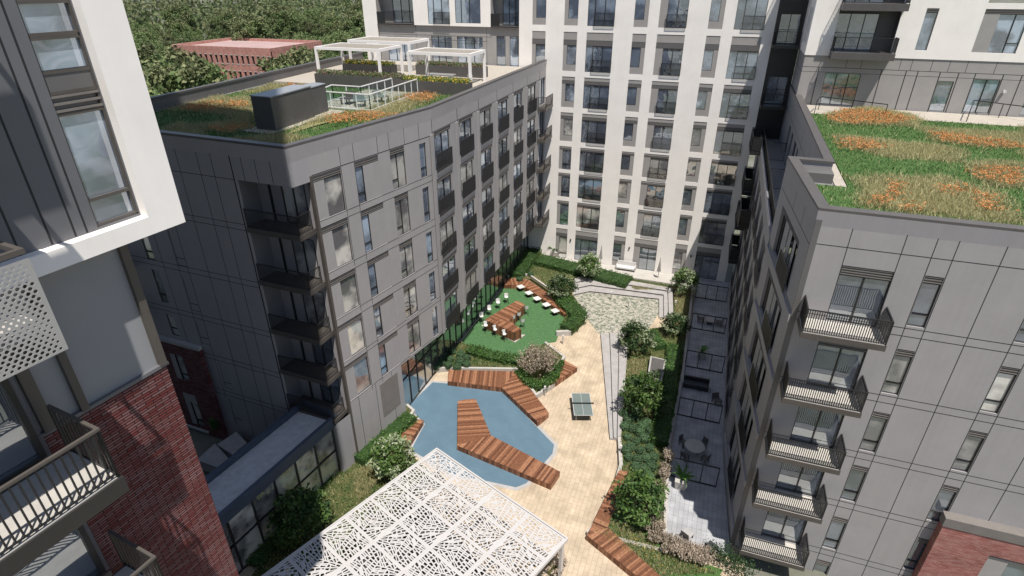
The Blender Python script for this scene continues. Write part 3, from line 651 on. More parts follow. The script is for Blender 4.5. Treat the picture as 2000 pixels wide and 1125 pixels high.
# shaded front wall (towards the viewer)
UF = -18.2
slots = [(-13.38, -12.66, c, e) for c, e in ((14.55, 17.8), (11.3, 13.85), (8.6, 10.35))]
thin = [(-10.62, -9.85, c, e) for c, e in ((14.6, 17.2), (11.2, 13.7), (8.5, 10.4))] + [(-9.6, -8.85, c, e) for c, e in ((1.6, 3.9), (4.9, 7.2))]
jo = [('v', u, .2, 23.1) for u in (-8.03, -6.44, -5.4)] + [('v', -4.0, 0.2, 23.1, 2.4)] + [('v', u, 21.15, 23.1) for u in (-3.2, -2.25, -1.22)] + [('v', u, 4.0, 21) for u in (-9.8, -10.65, -12.0, -15.1)]
jo += [('h', 21.1, UF, -4)]
for z in (18.4, 14.6, 11.0, 7.75, 4.65): jo += [('h', z, UF, -4.0), ('h', z - .38, UF, -4.0)]
mb = wall_mb(UF, 0, -.3, 23.2, [(-3.85, 0, 4.4, 21.12)] + slots + thin, .12, jo)
part('front_wall', mb, ['grey_panel', 'joint'], left, FF.p(0), FF.a, local=False)
for k, (a, b, c, e) in enumerate(slots): window(left, FF, a, c, b - a, e - c, [(0, b - a, .6, e - c, 'g'), (0, b - a, 0, .6, 'g')], depth=.12, glass='glass_curtain_sky', bar=.07)
for k, (a, b, c, e) in enumerate(thin): window(left, FF, a, c, b - a, e - c, [(0, b - a, .55, e - c, 'p'), (0, b - a, 0, .55, 'p')], depth=.12, panel='grey_panel', bar=.06)
# corner balconies: back wall, slabs, railings
cz = [18.28, 14.8, 11.3, 8.15, 4.95]
FK = Frame(FF.p(0, 0, -1.42).x, FF.p(0, 0, -1.42).y, -2.0)
mb = wall_mb(-3.9, .2, 4.4, 21.3, [(-2.1, -.45, z + .05, z + 2.6) for z in cz], .1, [('v', -3.0, 4.4, 21.2, 6)]); part('recess_wall', mb, ['grey_panel', 'joint'], left, FK.p(0), FK.a, local=False)
for z in cz: window(left, FK, -2.1, z + .05, 1.65, 2.55, [(0, .8, 0, 2.55, 'g'), (.8, 1.65, 0, 2.55, 'g')], depth=.08, glass='glass_curtain_sky' if z > 11 else 'glass_dark', bar=.07)
mb = MB(); mb.box(-3.9, -3.84, .1, 1.42, 4.4, 21.2); part('recess_side_wall', mb, ['dark_siding'], left, FF.p(0), FF.a, local=False)
for z in cz:
    m = MB(); m.box(-3.86, -.02, -.06, 1.42, z - .32, z, 0); bl = part('balcony', m, ['bronze_light'], left, FF.p(0), FF.a, local=False)
    r = MB(); rail_line(r, [(-3.8, 0, z), (-.1, 0, z), (-.07, 1.1, z)], 1.12, .11, bw=.01); part('railing', r, ['black_metal'], bl)
mb = MB(); a_, b_ = FF.p(.0), FCc.p(.0); mb.poly([(*a_.xy, -.3), (*b_.xy, -.3), (*b_.xy, 4.62), (*a_.xy, 4.62)]); part('corner_wall', mb, ['grey_panel'], left, Vector((0, 0, 0)), 0, local=False)
# top corner fascia above the recess
mb = MB(); d1 = FCc.o - FF.p(0); mb.hexa([(*FF.p(0, 0, 0).xy, 21.1), (*FCc.p(0).xy, 21.1), (*(FCc.p(0, 0, -.2)).xy, 21.1), (*FF.p(-.2, 0, -.05).xy, 21.1), (*FF.p(0).xy, 23.2), (*FCc.p(0).xy, 23.2), (*(FCc.p(0, 0, -.2)).xy, 23.2), (*FF.p(-.2, 0, -.05).xy, 23.2)])
part('corner_fascia', mb, ['grey_panel'], left, Vector((0, 0, 0)), 0, local=False)
# brick wing of the shaded front
mb = wall_mb(UF, -10.75, -.3, 8.05, [(-16.15, -15.55, 4.95, 6.9), (-14.05, -12.72, 4.8, 7.05), (-14.05, -12.72, .4, 3.5)], .15)
mb.box(-10.76, -10.74, .0, .27, -.3, 8.05, 0)
FFb = Frame(*FF.p(0, 0, .28).xy, -2.0)
part('brick_wall', mb, ['brick_red', 'joint'], left, FFb.p(0), FFb.a, local=False)
mb = MB(); mb.box(UF, -12.4, -.1, .0, -.1, .12, 0); part('brick_sill', mb, ['concrete'], left, FFb.p(0), FFb.a, local=False)
mb = MB(); mb.box(UF, -10.7, -.08, .27, 8.05, 8.3, 0); part('brick_ledge', mb, ['concrete'], left, FFb.p(0), FFb.a, local=False)
window(left, FFb, -16.15, 4.95, .6, 1.95, [(0, .6, 0, 1.95, 'g')], depth=.15, glass='glass_curtain_sky', bar=.07)
for z, h in ((4.8, 2.25), (.4, 3.1)):
    c = [(0, .55, 0, min(h, 2.25), 'p'), (.55, 1.33, .5, min(h, 2.25), 'g'), (.55, 1.33, 0, .5, 'g')]
    if h > 3: c.append((0, 1.33, 2.25, h, 'p'))
    window(left, FFb, -14.05, z, 1.33, h, c, depth=.15, glass='glass_curtain_sky', bar=.07)
for z in (14.0, 10.4):
    m = MB(); m.box(-17.2, -15.2, -1.1, 0, z - .3, z); bl = part('balcony', m, ['black_metal'], left, FF.p(0), FF.a, local=False)
    r = MB(); rail_line(r, [(-15.25, -.05, z), (-15.25, -1.05, z), (-17.15, -1.05, z)], 1.15, .1); part('railing', r, ['black_metal'], bl)
# roof, parapet
BK0 = Vector((-39.3, 24.79)); BK1 = Vector((-41.75, 63.9))
rp = [FF.p(0).xy, FDd.p(0).xy, FDd.p(LD).xy, BK1, BK0]
mb = MB(); mb.prism(offset(rp, -.03), 22.1, 22.4, 0); part('roof', mb, ['membrane'], left, Vector((0, 0, 0)), 0, local=False)
oP = ccw(rp); iP = offset(rp, -.32); oo = offset(rp, .05); ii = offset(rp, -.38); mb = MB(); mb2 = MB()
for i in range(len(oP)):
    j = (i + 1) % len(oP); k = .001 * i
    if abs(oP[i][1] - 63.9) < .1 and abs(oP[j][1] - 63.9) < .1: continue
    hi = 23.2; back = (oP[i] - BK1).length < .1 and (oP[j] - BK0).length < .1
    mb.hexa([(*oP[i], 22.4), (*oP[j], 22.4), (*iP[j], 22.4), (*iP[i], 22.4), (*oo[i], hi), (*oo[j], hi), (*iP[j], hi), (*iP[i], hi)], 1 if back else 0)
    mb2.hexa([(*oo[i], hi + k), (*oo[j], hi + k), (*ii[j], hi + k), (*ii[i], hi + k), (*oo[i], hi + .14 + k), (*oo[j], hi + .14 + k), (*ii[j], hi + .14 + k), (*ii[i], hi + .14 + k)], 0)
part('parapet', mb, ['grey_panel_warm', 'dark_panel'], left, Vector((0, 0, 0)), 0, local=False); part('coping', mb2, ['coping'], left, Vector((0, 0, 0)), 0, local=False)
mb = MB(); a, b = BK0, BK1; mb.poly([(*a, -1), (*b, -1), (*b, 23.2), (*a, 23.2)]); part('back_wall', mb, ['grey_panel'], left, Vector((0, 0, 0)), 0, local=False)

# ================================================================== low glazed link building
mat('slate_blue', (.055, .07, .10), .5, var=.08)
ANG = 83.0
FLk = Frame(-21.35, 24.3, ANG)     # runs towards the viewer with negative u
link_b = thing('link_building', 'low flat roofed glazed link in the shade between the brick tower and the grey building', 'link building', (-22.5, 17, 0))
mb = MB(); mb.box(-20, .2, .15, 2.75, 4.55, 4.8, 1); part('roof', mb, ['roof_gravel', 'roof_gravel'], link_b, FLk.p(0), FLk.a, local=False)
mb = MB(); mb.box(-20, .3, -.1, .15, 4.3, 5.1, 0); mb.box(-20, .3, 2.75, 3.05, 4.3, 5.15, 0); mb.box(.0, .25, .15, 2.75, 4.5, 5.35, 0); part('roof_edge', mb, ['slate_blue'], link_b, FLk.p(0), FLk.a, local=False)
mb = MB(); mb.box(-20, .2, 2.6, 2.8, -.3, 4.4); mb.box(-20, .2, .25, .3, -.3, 4.4); mb.box(-.1, .25, -.05, .2, -.3, 4.4); part('wall', mb, ['dark_siding'], link_b, FLk.p(0), FLk.a, local=False)
for i in range(11):
    a = -18.9 + i * 1.7
    window(link_b, FLk, a, .1, 1.7, 4.2, [(0, 1.7, 0, 2.15, 'g'), (0, 1.7, 2.15, 4.2, 'g')], depth=.16, glass='glass_curtain_sky', bar=.12)
mb = MB()
for i in range(3): mb.tube(FLk.p(-1.2 - .0 * i, 5.1, -.4 - .0) - FLk.o, FLk.p(-1.2, 5.35, -.4) - FLk.o, .05, n=6)
# ================================================================== near tower on the left edge
AN = 83.7
FW = Frame(-10.2, 8.35, AN); FBr = Frame(-10.8, 7.35, AN)
near = thing('near_tower', 'near tower at the left edge with white frame, dark siding, balconies and brick base', 'apartment building', (-16, 2, 0))
# white projecting frame with dark bay (u negative = towards the viewer)
mb = MB(); mb.box(-.72, 0, 0, 1.2, 26.52, 93, 0); mb.box(-14, -.72, 0, 1.2, 26.52, 26.88, 0); mb.box(-3.7, -2.55, .02, 1.0, 26.88, 26.89, 0)
mb.box(-14, -3.35, .03, 1.0, 26.88, 93, 0)
part('white_frame', mb, ['white_render'], near, FW.p(0), FW.a, local=False)
mb = wall_mb(-4.15, -.72, 26.88, 93, [(-1.55, -.74, 26.92, 93)], .12, [('v', u, 26.9, 93, 1.0) for u in (-1.75, -1.95, -2.35, -2.85)]); part('siding_wall', mb, ['dark_siding', 'joint'], near, FW.p(0, 0, -.22), FW.a, local=False)
FWs = Frame(*FW.p(0, 0, -.22).xy, AN)
for z in (26.95, 30.2, 33.5):
    window(near, FWs, -1.55, z, .81, 3.2, [(0, .81, 0, .48, 'g'), (0, .81, .48, 2.0, 'g'), (0, .81, 2.0, 2.35, 'l'), (0, .81, 2.35, 2.68, 'q'), (0, .81, 2.68, 3.2, 'g')], depth=.12, glass='glass_sky', bar=.06, frame='bronze_light')
# recessed grey panels under the frame, brick base
mb = wall_mb(-16, 0, 23.45, 26.7, [], .1, [('v', -.05, 23.45, 26.6, 5), ('v', -1.72, 23.45, 26.6, 4)]); part('grey_wall', mb, ['mid_siding', 'bronze_light'], near, FBr.p(0, 0, -.06), FBr.a, local=False)
for u0, u1 in ((-.14, .02), (-1.82, -1.68), (-2.5, -2.3)):
    mb = MB(); mb.box(u0, u1, -.05, .1, 23.45, 26.6); part('mullion', mb, ['bronze_light'], near, FBr.p(0), FBr.a, local=False)
mb = MB(); mb.box(-16, 0.0, 0, .3, -1, 23.4, 0); part('brick_wall', mb, ['brick_red'], near, FBr.p(0), FBr.a, local=False)
mb = MB(); mb.box(-16, .05, -.03, .4, 23.4, 23.48, 0); part('brick_ledge', mb, ['dark_siding'], near, FBr.p(0), FBr.a, local=False)
mb = MB(); mb.box(-22, -.05, .3, 40, -1, 93, 0, skip=(0,)); part('rear_wall', mb, ['mid_siding'], near, FBr.p(0), FBr.a, local=False)
mb = MB(); mb.box(-14, 2.3, .05, 12, 42, 93, 0); part('shade_overhang', mb, ['white_render'], near, FW.p(0), FW.a, local=False)  # unseen overhang, added to throw shade on the left building's front wall
# stacked balconies
def near_bal(z, perf=False):
    f = Frame(-9.25, 4.85, AN); L_ = 5.2
    m = MB(); m.box(-L_, 0, 0, 1.55, z - .42, z - .06, 0); m.box(-L_ + .05, -.05, .05, 1.5, z - .06, z - .04, 1)
    b = part('balcony', m, ['bronze', 'concrete_light'], near, f.p(0), f.a, local=False)
    r = MB()
    if not perf: rail_line(r, [(-L_, .06, z - .04), (-.06, .06, z - .04), (-.06, 1.5, z - .04)], 1.09, .125, bw=.014); part('railing', r, ['black_metal'], b); r = MB(); r.box(-L_, -.03, .03, .09, z + 1.05, z + 1.10); r.box(-.09, -.03, .09, 1.5, z + 1.05, z + 1.10); part('handrail', r, ['bronze_light'], b)
    else:
        r.box(-L_, 0, .0, .08, z + 1.22, z + 1.30); r.box(-.08, 0, .08, 1.5, z + 1.22, z + 1.30); part('railing', r, ['bronze_light'], b)
    return b, f
for z in (23.05, 19.7, 16.35, 13.0): near_bal(z)
for z in (26.25, 29.6, 32.95, 36.3, 39.65): 
    b, f = near_bal(z, True)
    if z < 27 or z > 36: continue
    if z > 27: r = MB(); r.box(-5.2, 0, .0, .03, z - .3, z + 1.2); part('screen', r, ['white_metal'], b)
def perforated(name, w_, h_, holes, th, matname):
    """real holes: filled 2D curve converted to a mesh"""
    cu = bpy.data.curves.new(name, 'CURVE'); cu.dimensions = '2D'; cu.fill_mode = 'BOTH'; cu.extrude = th
    for P in [[(0, 0), (w_, 0), (w_, h_), (0, h_)]] + holes:
        s = cu.splines.new('POLY'); s.points.add(len(P) - 1); s.use_cyclic_u = True
        for k, (a, b) in enumerate(P): s.points[k].co = (a, b, 0, 1)
    o = bpy.data.objects.new(name, cu); COL.objects.link(o)
    dg = bpy.context.evaluated_depsgraph_get(); dg.update()
    me = bpy.data.meshes.new_from_object(o.evaluated_get(dg)); me.name = name
    bpy.data.objects.remove(o); bpy.data.curves.remove(cu)
    me.materials.clear(); me.materials.append(MATS[matname]); return me
hs = []; rr = random.Random(3)
for j in range(24):
    for i in range(34):
        cx = .07 + i * .098 + (j % 2) * .049; cy = .06 + j * .064
        if cx > 3.24 or cy > 1.56: continue
        rad = .026 + .006 * math.sin(i * .5 + j * .3)
        hs.append([(cx + rad * math.cos(t * math.pi / 4), cy + rad * math.sin(t * math.pi / 4)) for t in range(8)])
pm = perforated('perforated_screen', 3.3, 1.6, hs, .006, 'screen_grey')
f = Frame(-9.25, 4.85, AN)
sc = part('perforated_screen', pm, None, near, f.p(-3.3, 25.8, .02), f.a, local=False); sc.rotation_euler = (R(90), 0, f.a)
# glazing behind the lower balconies
for z in (23.05, 19.7, 16.35):
    window(near, Frame(*FBr.p(0, 0, .02).xy, AN), -6.6, z, 3.9, 3.0, [(0, 1.3, 0, 3.0, 'g'), (1.3, 2.6, 0, 3.0, 'g'), (2.6, 3.9, 0, 3.0, 'g')], depth=0, glass='glass_dark', bar=.1)
    mb = MB(); mb.box(-6.8, -2.55, -.012, .0, z - .1, z + 3.2); part('bay_wall', mb, ['dark_siding'], near, FBr.p(0), FBr.a, local=False)
# ================================================================== courtyard ground
rng = random.Random(11)
def flat(name, pts, z, mats, m=0, th=.02):
    mb = MB(); mb.prism(pts, z - th, z, 0); return struct(name, mb, mats)
def bed(pts, z0, z1, name='planting_bed', m='soil'):
    mb = MB(); mb.prism(pts, z0, z1, 0); return struct(name, mb, [m])
mb = MB(); mb.box(-24.5, 5.6, 4, 63.9, -.34, 0, 0); struct('paving', mb, ['paving'])
pool = [(a, b) for a, b in [(845, 747), (975, 758), (1082, 869), (1079, 886), (1028, 944), (1008, 952), (985, 947), (880, 925), (803, 879), (830, 828), (808, 806), (796, 794)]]
poolP = [Vector(p[:2]) for p in ats(pool)]
mb = MB(); mb.prism(offset(poolP, .28), -.02, .012, 0); struct('pool_border', mb, ['concrete'])
flat('splash_pool', poolP, .024, ['pool_blue'], th=.01)
turf = [Vector(p[:2]) for p in ats([(984, 557), (1014, 559), (1105, 617), (1086, 668), (1060, 672), (1014, 702), (984, 700), (897, 669)])]
flat('artificial_turf', turf, .016, ['turf_green'])
mb = MB(); blades(mb, turf, 9000, .02, .045, .012, rng, .016, 0, .6)
stuff('turf_pile', mb, ['grass_blade'], 'short green pile of the artificial turf around the wooden bar', 'turf')
mb = MB(); e = ats([(984, 557), (897, 669)]); curb(mb, e, .25, 0, .08); struct('turf_edge_kerb', mb, ['concrete_light'])
cob = [Vector(p[:2]) for p in ats([(1120, 577), (1152, 571), (1286, 585), (1287, 612), (1262, 650), (1205, 660), (1172, 654), (1148, 626), (1132, 602)])]
flat('cobble_floor', cob, .014, ['cobble'])
# stepped stone seating around the cobbles and along the paving
def pstrip(name, label, a, b, n, z0, dz, mats=('step_stone', 'joint')):
    """n treads between lower edge line a and upper edge line b (pixel polylines on the ground)"""
    A = ats(a); B = ats(b); mb = MB()
    for k in range(n):
        z = z0 + dz * (k + 1); p = [x.lerp(y, k / n) for x, y in zip(A, B)]; q = [x.lerp(y, 1) for x, y in zip(A, B)]
        for i in range(len(p) - 1):
            P = [p[i], p[i + 1], q[i + 1], q[i]]; mb.prism([v.xy for v in P], 0 if k == 0 else z - dz, z, 0)
            d = (p[i + 1] - p[i]).normalized(); nn = (q[i] - p[i]).normalized()
            mb.bar(p[i] - nn * .012 + Vector((0, 0, z - .05)), p[i + 1] - nn * .012 + Vector((0, 0, z - .05)), .02, .05, 1)
    return single(name, mb, mats, label, 'steps')
pstrip('stone_steps', 'long grey stone steps along the cream paving beside the tall shrubs', [(1191, 859), (1184, 780), (1177, 700), (1173, 655)], [(1212, 862), (1218, 780), (1224, 700), (1226, 655)], 3, 0, .16)
pstrip('tiered_seating', 'tiered grey stone seating wrapping the far edge of the cobbled floor', [(1119, 578), (1152, 571), (1287, 586), (1287, 622)], [(1124, 550), (1155, 543), (1312, 570), (1314, 622)], 3, 0, .17)
# planting beds
bedF = [Vector(p[:2]) for p in ats([(983, 552), (1035, 487), (1050, 489), (1064, 508), (1235, 548), (1352, 566), (1337, 660), (1314, 640), (1316, 568), (1155, 540), (1122, 548), (1117, 579), (1144, 617), (1112, 652), (1089, 655), (1113, 602), (1032, 546), (1012, 543)])]
bed(bedF, 0, .32)
bedR = [Vector(p[:2]) for p in ats([(1228, 655), (1316, 640), (1350, 610), (1333, 731), (1303, 889), (1297, 1060), (1420, 1140), (1285, 1135), (1150, 1046), (1192, 985), (1212, 915), (1210, 830), (1222, 700)])]
bed(bedR, 0, .34)
bedL = [Vector(p[:2]) for p in ats([(836, 726), (873, 721), (1008, 726), (1046, 775), (1077, 757), (1099, 702), (1062, 676), (1014, 704), (984, 702), (899, 673)])]
bed(bedL, 0, .32)
bedW = [Vector(p[:2]) for p in ats([(667, 889), (797, 797), (808, 808), (776, 862), (772, 880), (800, 890), (850, 935), (730, 1060), (560, 1200), (440, 1200), (500, 1120), (650, 905)])]
bed(bedW, 0, .25)
mb = MB(); curb(mb, ats([(1300, 1085), (1150, 1046), (1192, 985), (1212, 915), (1209, 862)]), .25, 0, .42); curb(mb, ats([(1089, 655), (1112, 654), (1148, 618)]), .3, 0, .5)
curb(mb, ats([(1113, 600), (1034, 545), (1012, 542), (985, 548)]), .2, 0, .62); curb(mb, ats([(836, 728), (873, 725), (1008, 727), (1047, 778), (1080, 757), (1101, 703), (1066, 676)]), .22, 0, .44)
curb(mb, ats([(797, 798), (808, 808), (776, 862)]), .2, 0, .4); curb(mb, ats([(1064, 509), (1235, 549), (1352, 567), (1333, 731), (1303, 889), (1297, 1050)]), .22, 0, .5)
single('planter_kerb', mb, ['concrete_light'], 'pale concrete kerbs edging the planting beds of the courtyard', 'kerb')
# patios
mb = MB(); pf = FE.p(-.2); mb.prism([Vector((.45, 26.3)), Vector((4.9, 26.3)), Vector((4.7, 27.2)), Vector((4.02, 35.7)), Vector((4.02, 63.9)), Vector((.45, 63.9))], 0, .1, 0); struct('patio', mb, ['patio_tile'])
pz = at(1064, 509).y
mb = MB(); mb.prism([Vector((-18.4, 63.9)), Vector((-18.4, at(1050, 500).y)), Vector((-9, 61.2)), Vector((.45, 60.6)), Vector((.45, 63.9))], 0, .12, 0); struct('far_patio', mb, ['concrete_light'])
lawnR = [Vector(p[:2]) for p in ats([(1200, 1010), (1240, 1010), (1300, 1085), (1410, 1120), (1400, 1140), (1285, 1130), (1160, 1046)])]
bed(lawnR, .33, .36, 'planting_lawn', 'lawn_roof')
# ------------------------------------------------------------------ timber decks and benches
def deck(name, pts, z, label, cat, bw=.14, h=None, dirv=None, fascia=True, group=None, legs=True):
    """planked top cut to the outline, boards across the run, with board-faced sides"""
    h = z if h is None else h; P = ccw([Vector(p[:2]) for p in pts]); mb = MB()
    d = (Vector(dirv[:2]) if dirv is not None else P[1] - P[0]).normalized(); n = Vector((-d.y, d.x))
    us = [p.dot(d) for p in P]; lo, hi = min(us), max(us); k = int((hi - lo) / bw) + 1
    for i in range(k):
        a = lo + i * bw + .006; b = min(lo + (i + 1) * bw - .006, hi - 1e-4)
        if b <= a: continue
        def cut(u):
            xs = []
            for j in range(len(P)):
                p, q = P[j], P[(j + 1) % len(P)]; pu, qu = p.dot(d), q.dot(d)
                if (pu - u) * (qu - u) <= 0 and abs(pu - qu) > 1e-6:
                    t = (u - pu) / (qu - pu); xs.append((p + (q - p) * t).dot(n))
            return (min(xs), max(xs)) if len(xs) > 1 else None
        c0, c1 = cut(max(a, lo + 1e-4)), cut(b)
        if not c0 or not c1: continue
        zz = z - rng.uniform(0, .006); A = [d * a + n * c0[0], d * a + n * c0[1], d * b + n * c1[1], d * b + n * c1[0]]
        mb.hexa([(*v, zz - .04) for v in A] + [(*v, zz) for v in A])
        if fascia:
            for e in ((0, 3), (1, 2)):
                p, q = A[e[0]], A[e[1]]; s = -n if e[0] == 0 else n; pi = p - s * .035; qi = q - s * .035
                mb.hexa([(*p, z - h), (*q, z - h), (*qi, z - h), (*pi, z - h), (*p, z - .045), (*q, z - .045), (*qi, z - .045), (*pi, z - .045)])
    o = thing(name, label, cat, (P[0].x, P[0].y, 0), 0, group)
    part('boards', mb, ['deck_wood'], o, Vector((0, 0, 0)), local=False)
    inn = offset(P, -.06); m = MB(); m.prism(inn, z - h, z - .05, 0); part('plinth', m, ['bronze'], o, Vector((0, 0, 0)), local=False)
    return o
Z = .5
A1 = ats([(876, 722), (1009, 725), (980, 757), (873, 744)], Z); A2 = ats([(1009, 725), (1072, 806), (1050, 824), (980, 757)], Z)
def deck2(name, segs, z, label, cat, bw=.14, group=None):
    o = None
    for pts, dv in segs:
        q = deck('tmp', pts, z, 't', 't', bw, dirv=dv)
        if o is None: o = q; o.name = name; WL[o.name] = WL[q.name] if q.name in WL else Vector(o.location); tag(o, label, cat, group)
        else:
            for ch in list(q.children):
                wl = Vector(q.location) + Vector(ch.location); ch.parent = o; ch.location = wl - Vector(o.location)
            bpy.data.objects.remove(q)
    return o
deck2('timber_bench', [(A1, A1[1] - A1[0]), (A2, A2[1] - A2[0])], Z, 'wide angled timber bench between the blue pool and the shrub bed', 'bench', .16)
B1 = ats([(894, 781), (929, 779), (959, 850), (893, 870)], Z); B2 = ats([(893, 870), (959, 850), (1094, 921), (1076, 947)], Z)
deck2('timber_deck', [(B1, (at(894, 870) - at(894, 781))), (B2, (at(1085, 934) - at(920, 860)))], Z, 'boomerang timber deck crossing the middle of the blue pool', 'deck', .16)
deck('timber_bench', ats([(806, 817), (827, 820), (798, 868), (772, 866)], Z), Z, 'short timber bench on the left rim of the blue pool by the hedge', 'bench', .15, dirv=at(785, 866) - at(817, 818))
deck('timber_bench', ats([(1099, 702), (1128, 717), (1076, 753), (1071, 745)], .48), .48, 'short wedge timber bench under the feathery grass clump facing the paving', 'bench', .15, dirv=at(1073, 749) - at(1113, 710))
deck2('timber_bench', [(ats([(985, 545), (1012, 543), (1014, 557), (984, 556)], .5), at(1012, 543) - at(985, 545)), (ats([(1012, 543), (1033, 547), (1030, 563), (1014, 557)], .5), at(1033, 547) - at(1012, 543)), (ats([(1033, 547), (1112, 601), (1106, 615), (1030, 563)], .5), at(1112, 601) - at(1033, 547))], .5, 'long bent timber bench along the far edge of the green turf', 'bench', .14)
deck2('timber_bench', [(ats([(1209, 918), (1226, 921), (1187, 1030), (1146, 1045)], .5), at(1150, 1040) - at(1215, 918)), (ats([(1187, 1030), (1146, 1045), (1262, 1140), (1290, 1125)], .5), at(1290, 1125) - at(1187, 1030))], .5, 'angled timber bench along the near right planting bed', 'bench', .15)
# ------------------------------------------------------------------ bar table with stools
bt = deck2('bar_table', [(ats([(1009, 587), (1026, 594), (990, 630), (947, 624)], 1.1), at(947, 624) - at(1009, 587)), (ats([(947, 624), (990, 622), (1018, 643), (1005, 650)], 1.1), at(1010, 648) - at(955, 624))], 1.1, 'L shaped timber bar table standing on the green turf', 'bar table', .17)
mb = MB(); mb.prism([v.xy for v in ats([(940, 637), (956, 632), (1012, 655), (1026, 655), (1006, 670)])], .02, .1, 0); struct('bar_plinth', mb, ['concrete_light'])
def stool_proto():
    t = thing('bar_stool', 'white shell bar stool on thin legs', 'bar stool')
    m = MB(); n = 10; ring = [(.21 * math.cos(k * .628), .21 * math.sin(k * .628)) for k in range(n)]; m.prism(ring, .72, .77, 0)
    part('seat', m, ['white_plastic'], t)
    m = MB()
    for k in range(6):
        a = R(200 + k * 28); b = R(228 + k * 28); p = Vector((.22 * math.cos(a), .22 * math.sin(a), .77)); q = Vector((.22 * math.cos(b), .22 * math.sin(b), .77))
        m.hexa([p * .9 + Vector((0, 0, .08)), p + Vector((0, 0, 0)), q, q * .9 + Vector((0, 0, .08)), p * 1.05 + Vector((0, 0, .28)), p * 1.12 + Vector((0, 0, .28)), q * 1.12 + Vector((0, 0, .28)), q * 1.05 + Vector((0, 0, .28))])
    part('backrest', m, ['white_plastic'], t)
    for sx, sy in ((1, 1), (1, -1), (-1, 1), (-1, -1)):
        m = MB(); m.tube((sx * .12, sy * .12, .72), (sx * .22, sy * .22, 0), .016, n=6); part('leg', m, ['black_metal'], t)
    m = MB(); P = [(.19, .19, .25), (-.19, .19, .25), (-.19, -.19, .25), (.19, -.19, .25)]
    for k in range(4): m.bar(P[k], P[(k + 1) % 4], .015, .015)
    part('foot_rest', m, ['black_metal'], t); return t
st = stool_proto(); sp = [(989, 592, 'left side'), (973, 603, 'left side'), (956, 616, 'left side'), (941, 630, 'left side'), (1028, 614, 'inner side'), (1013, 627, 'inner side'), (1002, 633, 'inner side'), (1020, 640, 'inner side'), (949, 648, 'near side'), (967, 656, 'near side'), (985, 665, 'near side')]
nm = {'left side': 'white bar stool on the window side of the L shaped timber bar table', 'inner side': 'white bar stool tucked into the inner corner of the L shaped timber bar table', 'near side': 'white bar stool on the near side of the L shaped timber bar table'}
rz = {'left side': 120, 'inner side': -60, 'near side': 155}
for k, (a, b, s) in enumerate(sp):
    p = at(a, b, .02); o = st if k == 0 else dup(st)
    o.location = (p.x, p.y, .02); o.rotation_euler = (0, 0, R(rz[s] + rng.uniform(-15, 15) + 90)); tag(o, nm[s], 'bar stool', 'bar stools around the timber bar, ' + s)
def side_table():
    t = thing('side_table', 'small white square table', 'side table')
    m = MB(); m.box(-.36, .36, -.36, .36, .46, .51); part('tabletop', m, ['white_plastic'], t)
    m = MB(); m.tube((0, 0, .02), (0, 0, .46), .04, n=8); m.box(-.2, .2, -.2, .2, 0, .03); part('pedestal', m, ['black_metal'], t); return t
tb = side_table(); wd = ['farthest, nearest the bend of the bench', 'second from the bend of the bench', 'middle one of the five', 'second from the near end of the bench', 'nearest the hedge end of the bench']
for k, (a, b) in enumerate([(1017, 563), (1033, 575), (1049, 586), (1067, 598), (1084, 610)]):
    p = at(a, b, .3); o = tb if k == 0 else dup(tb); o.location = (p.x, p.y, .02); o.rotation_euler = (0, 0, R(-38))
    tag(o, 'small white square table by the long bench, ' + wd[k], 'side table', 'white side tables along the bench')
# ------------------------------------------------------------------ table tennis table
tt = thing('tennis_table', 'grey green table tennis table on the cream paving', 'table tennis table', at(1137, 790)); q = ats([(1119, 767), (1155, 768), (1156, 811.4), (1118, 812)], .76)
cx = sum(q, Vector()) / 4; ax = ((q[1] - q[0]) + (q[2] - q[3])).normalized(); tt.location = (cx.x, cx.y, 0); tt.rotation_euler = (0, 0, math.atan2(ax.y, ax.x)); WL[tt.name] = Vector((cx.x, cx.y, 0))
m = MB(); m.box(-.7625, .7625, -1.39, 1.39, .72, .76, 0); part('tabletop', m, ['table_green'], tt)
m = MB(); m.box(-.012, .012, -1.39, 1.39, .7601, .763); [m.box(x - .02, x + .02, -1.39, 1.39, .7601, .7632) for x in (-.74, .74)]; [m.box(-.76, .76, y - .02, y + .02, .7602, .7634) for y in (-1.37, 1.37)]; part('marking', m, ['white_metal'], tt)
m = MB(); m.box(-.9, .9, -.01, .01, .77, .91); m.box(-.92, -.88, -.02, .02, .72, .93); m.box(.88, .92, -.02, .02, .72, .93); part('net', m, ['black_metal'], tt)
for sx in (-.55, .55):
    for sy in (-1.05, 1.05): m = MB(); m.box(sx - .04, sx + .04, sy - .04, sy + .04, 0, .72); part('leg', m, ['concrete_light'], tt)
mat('canopy_shade', (.05, .048, .046), .8, var=.2, scale=2)  # shade below the canopy, painted as a dark floor colour
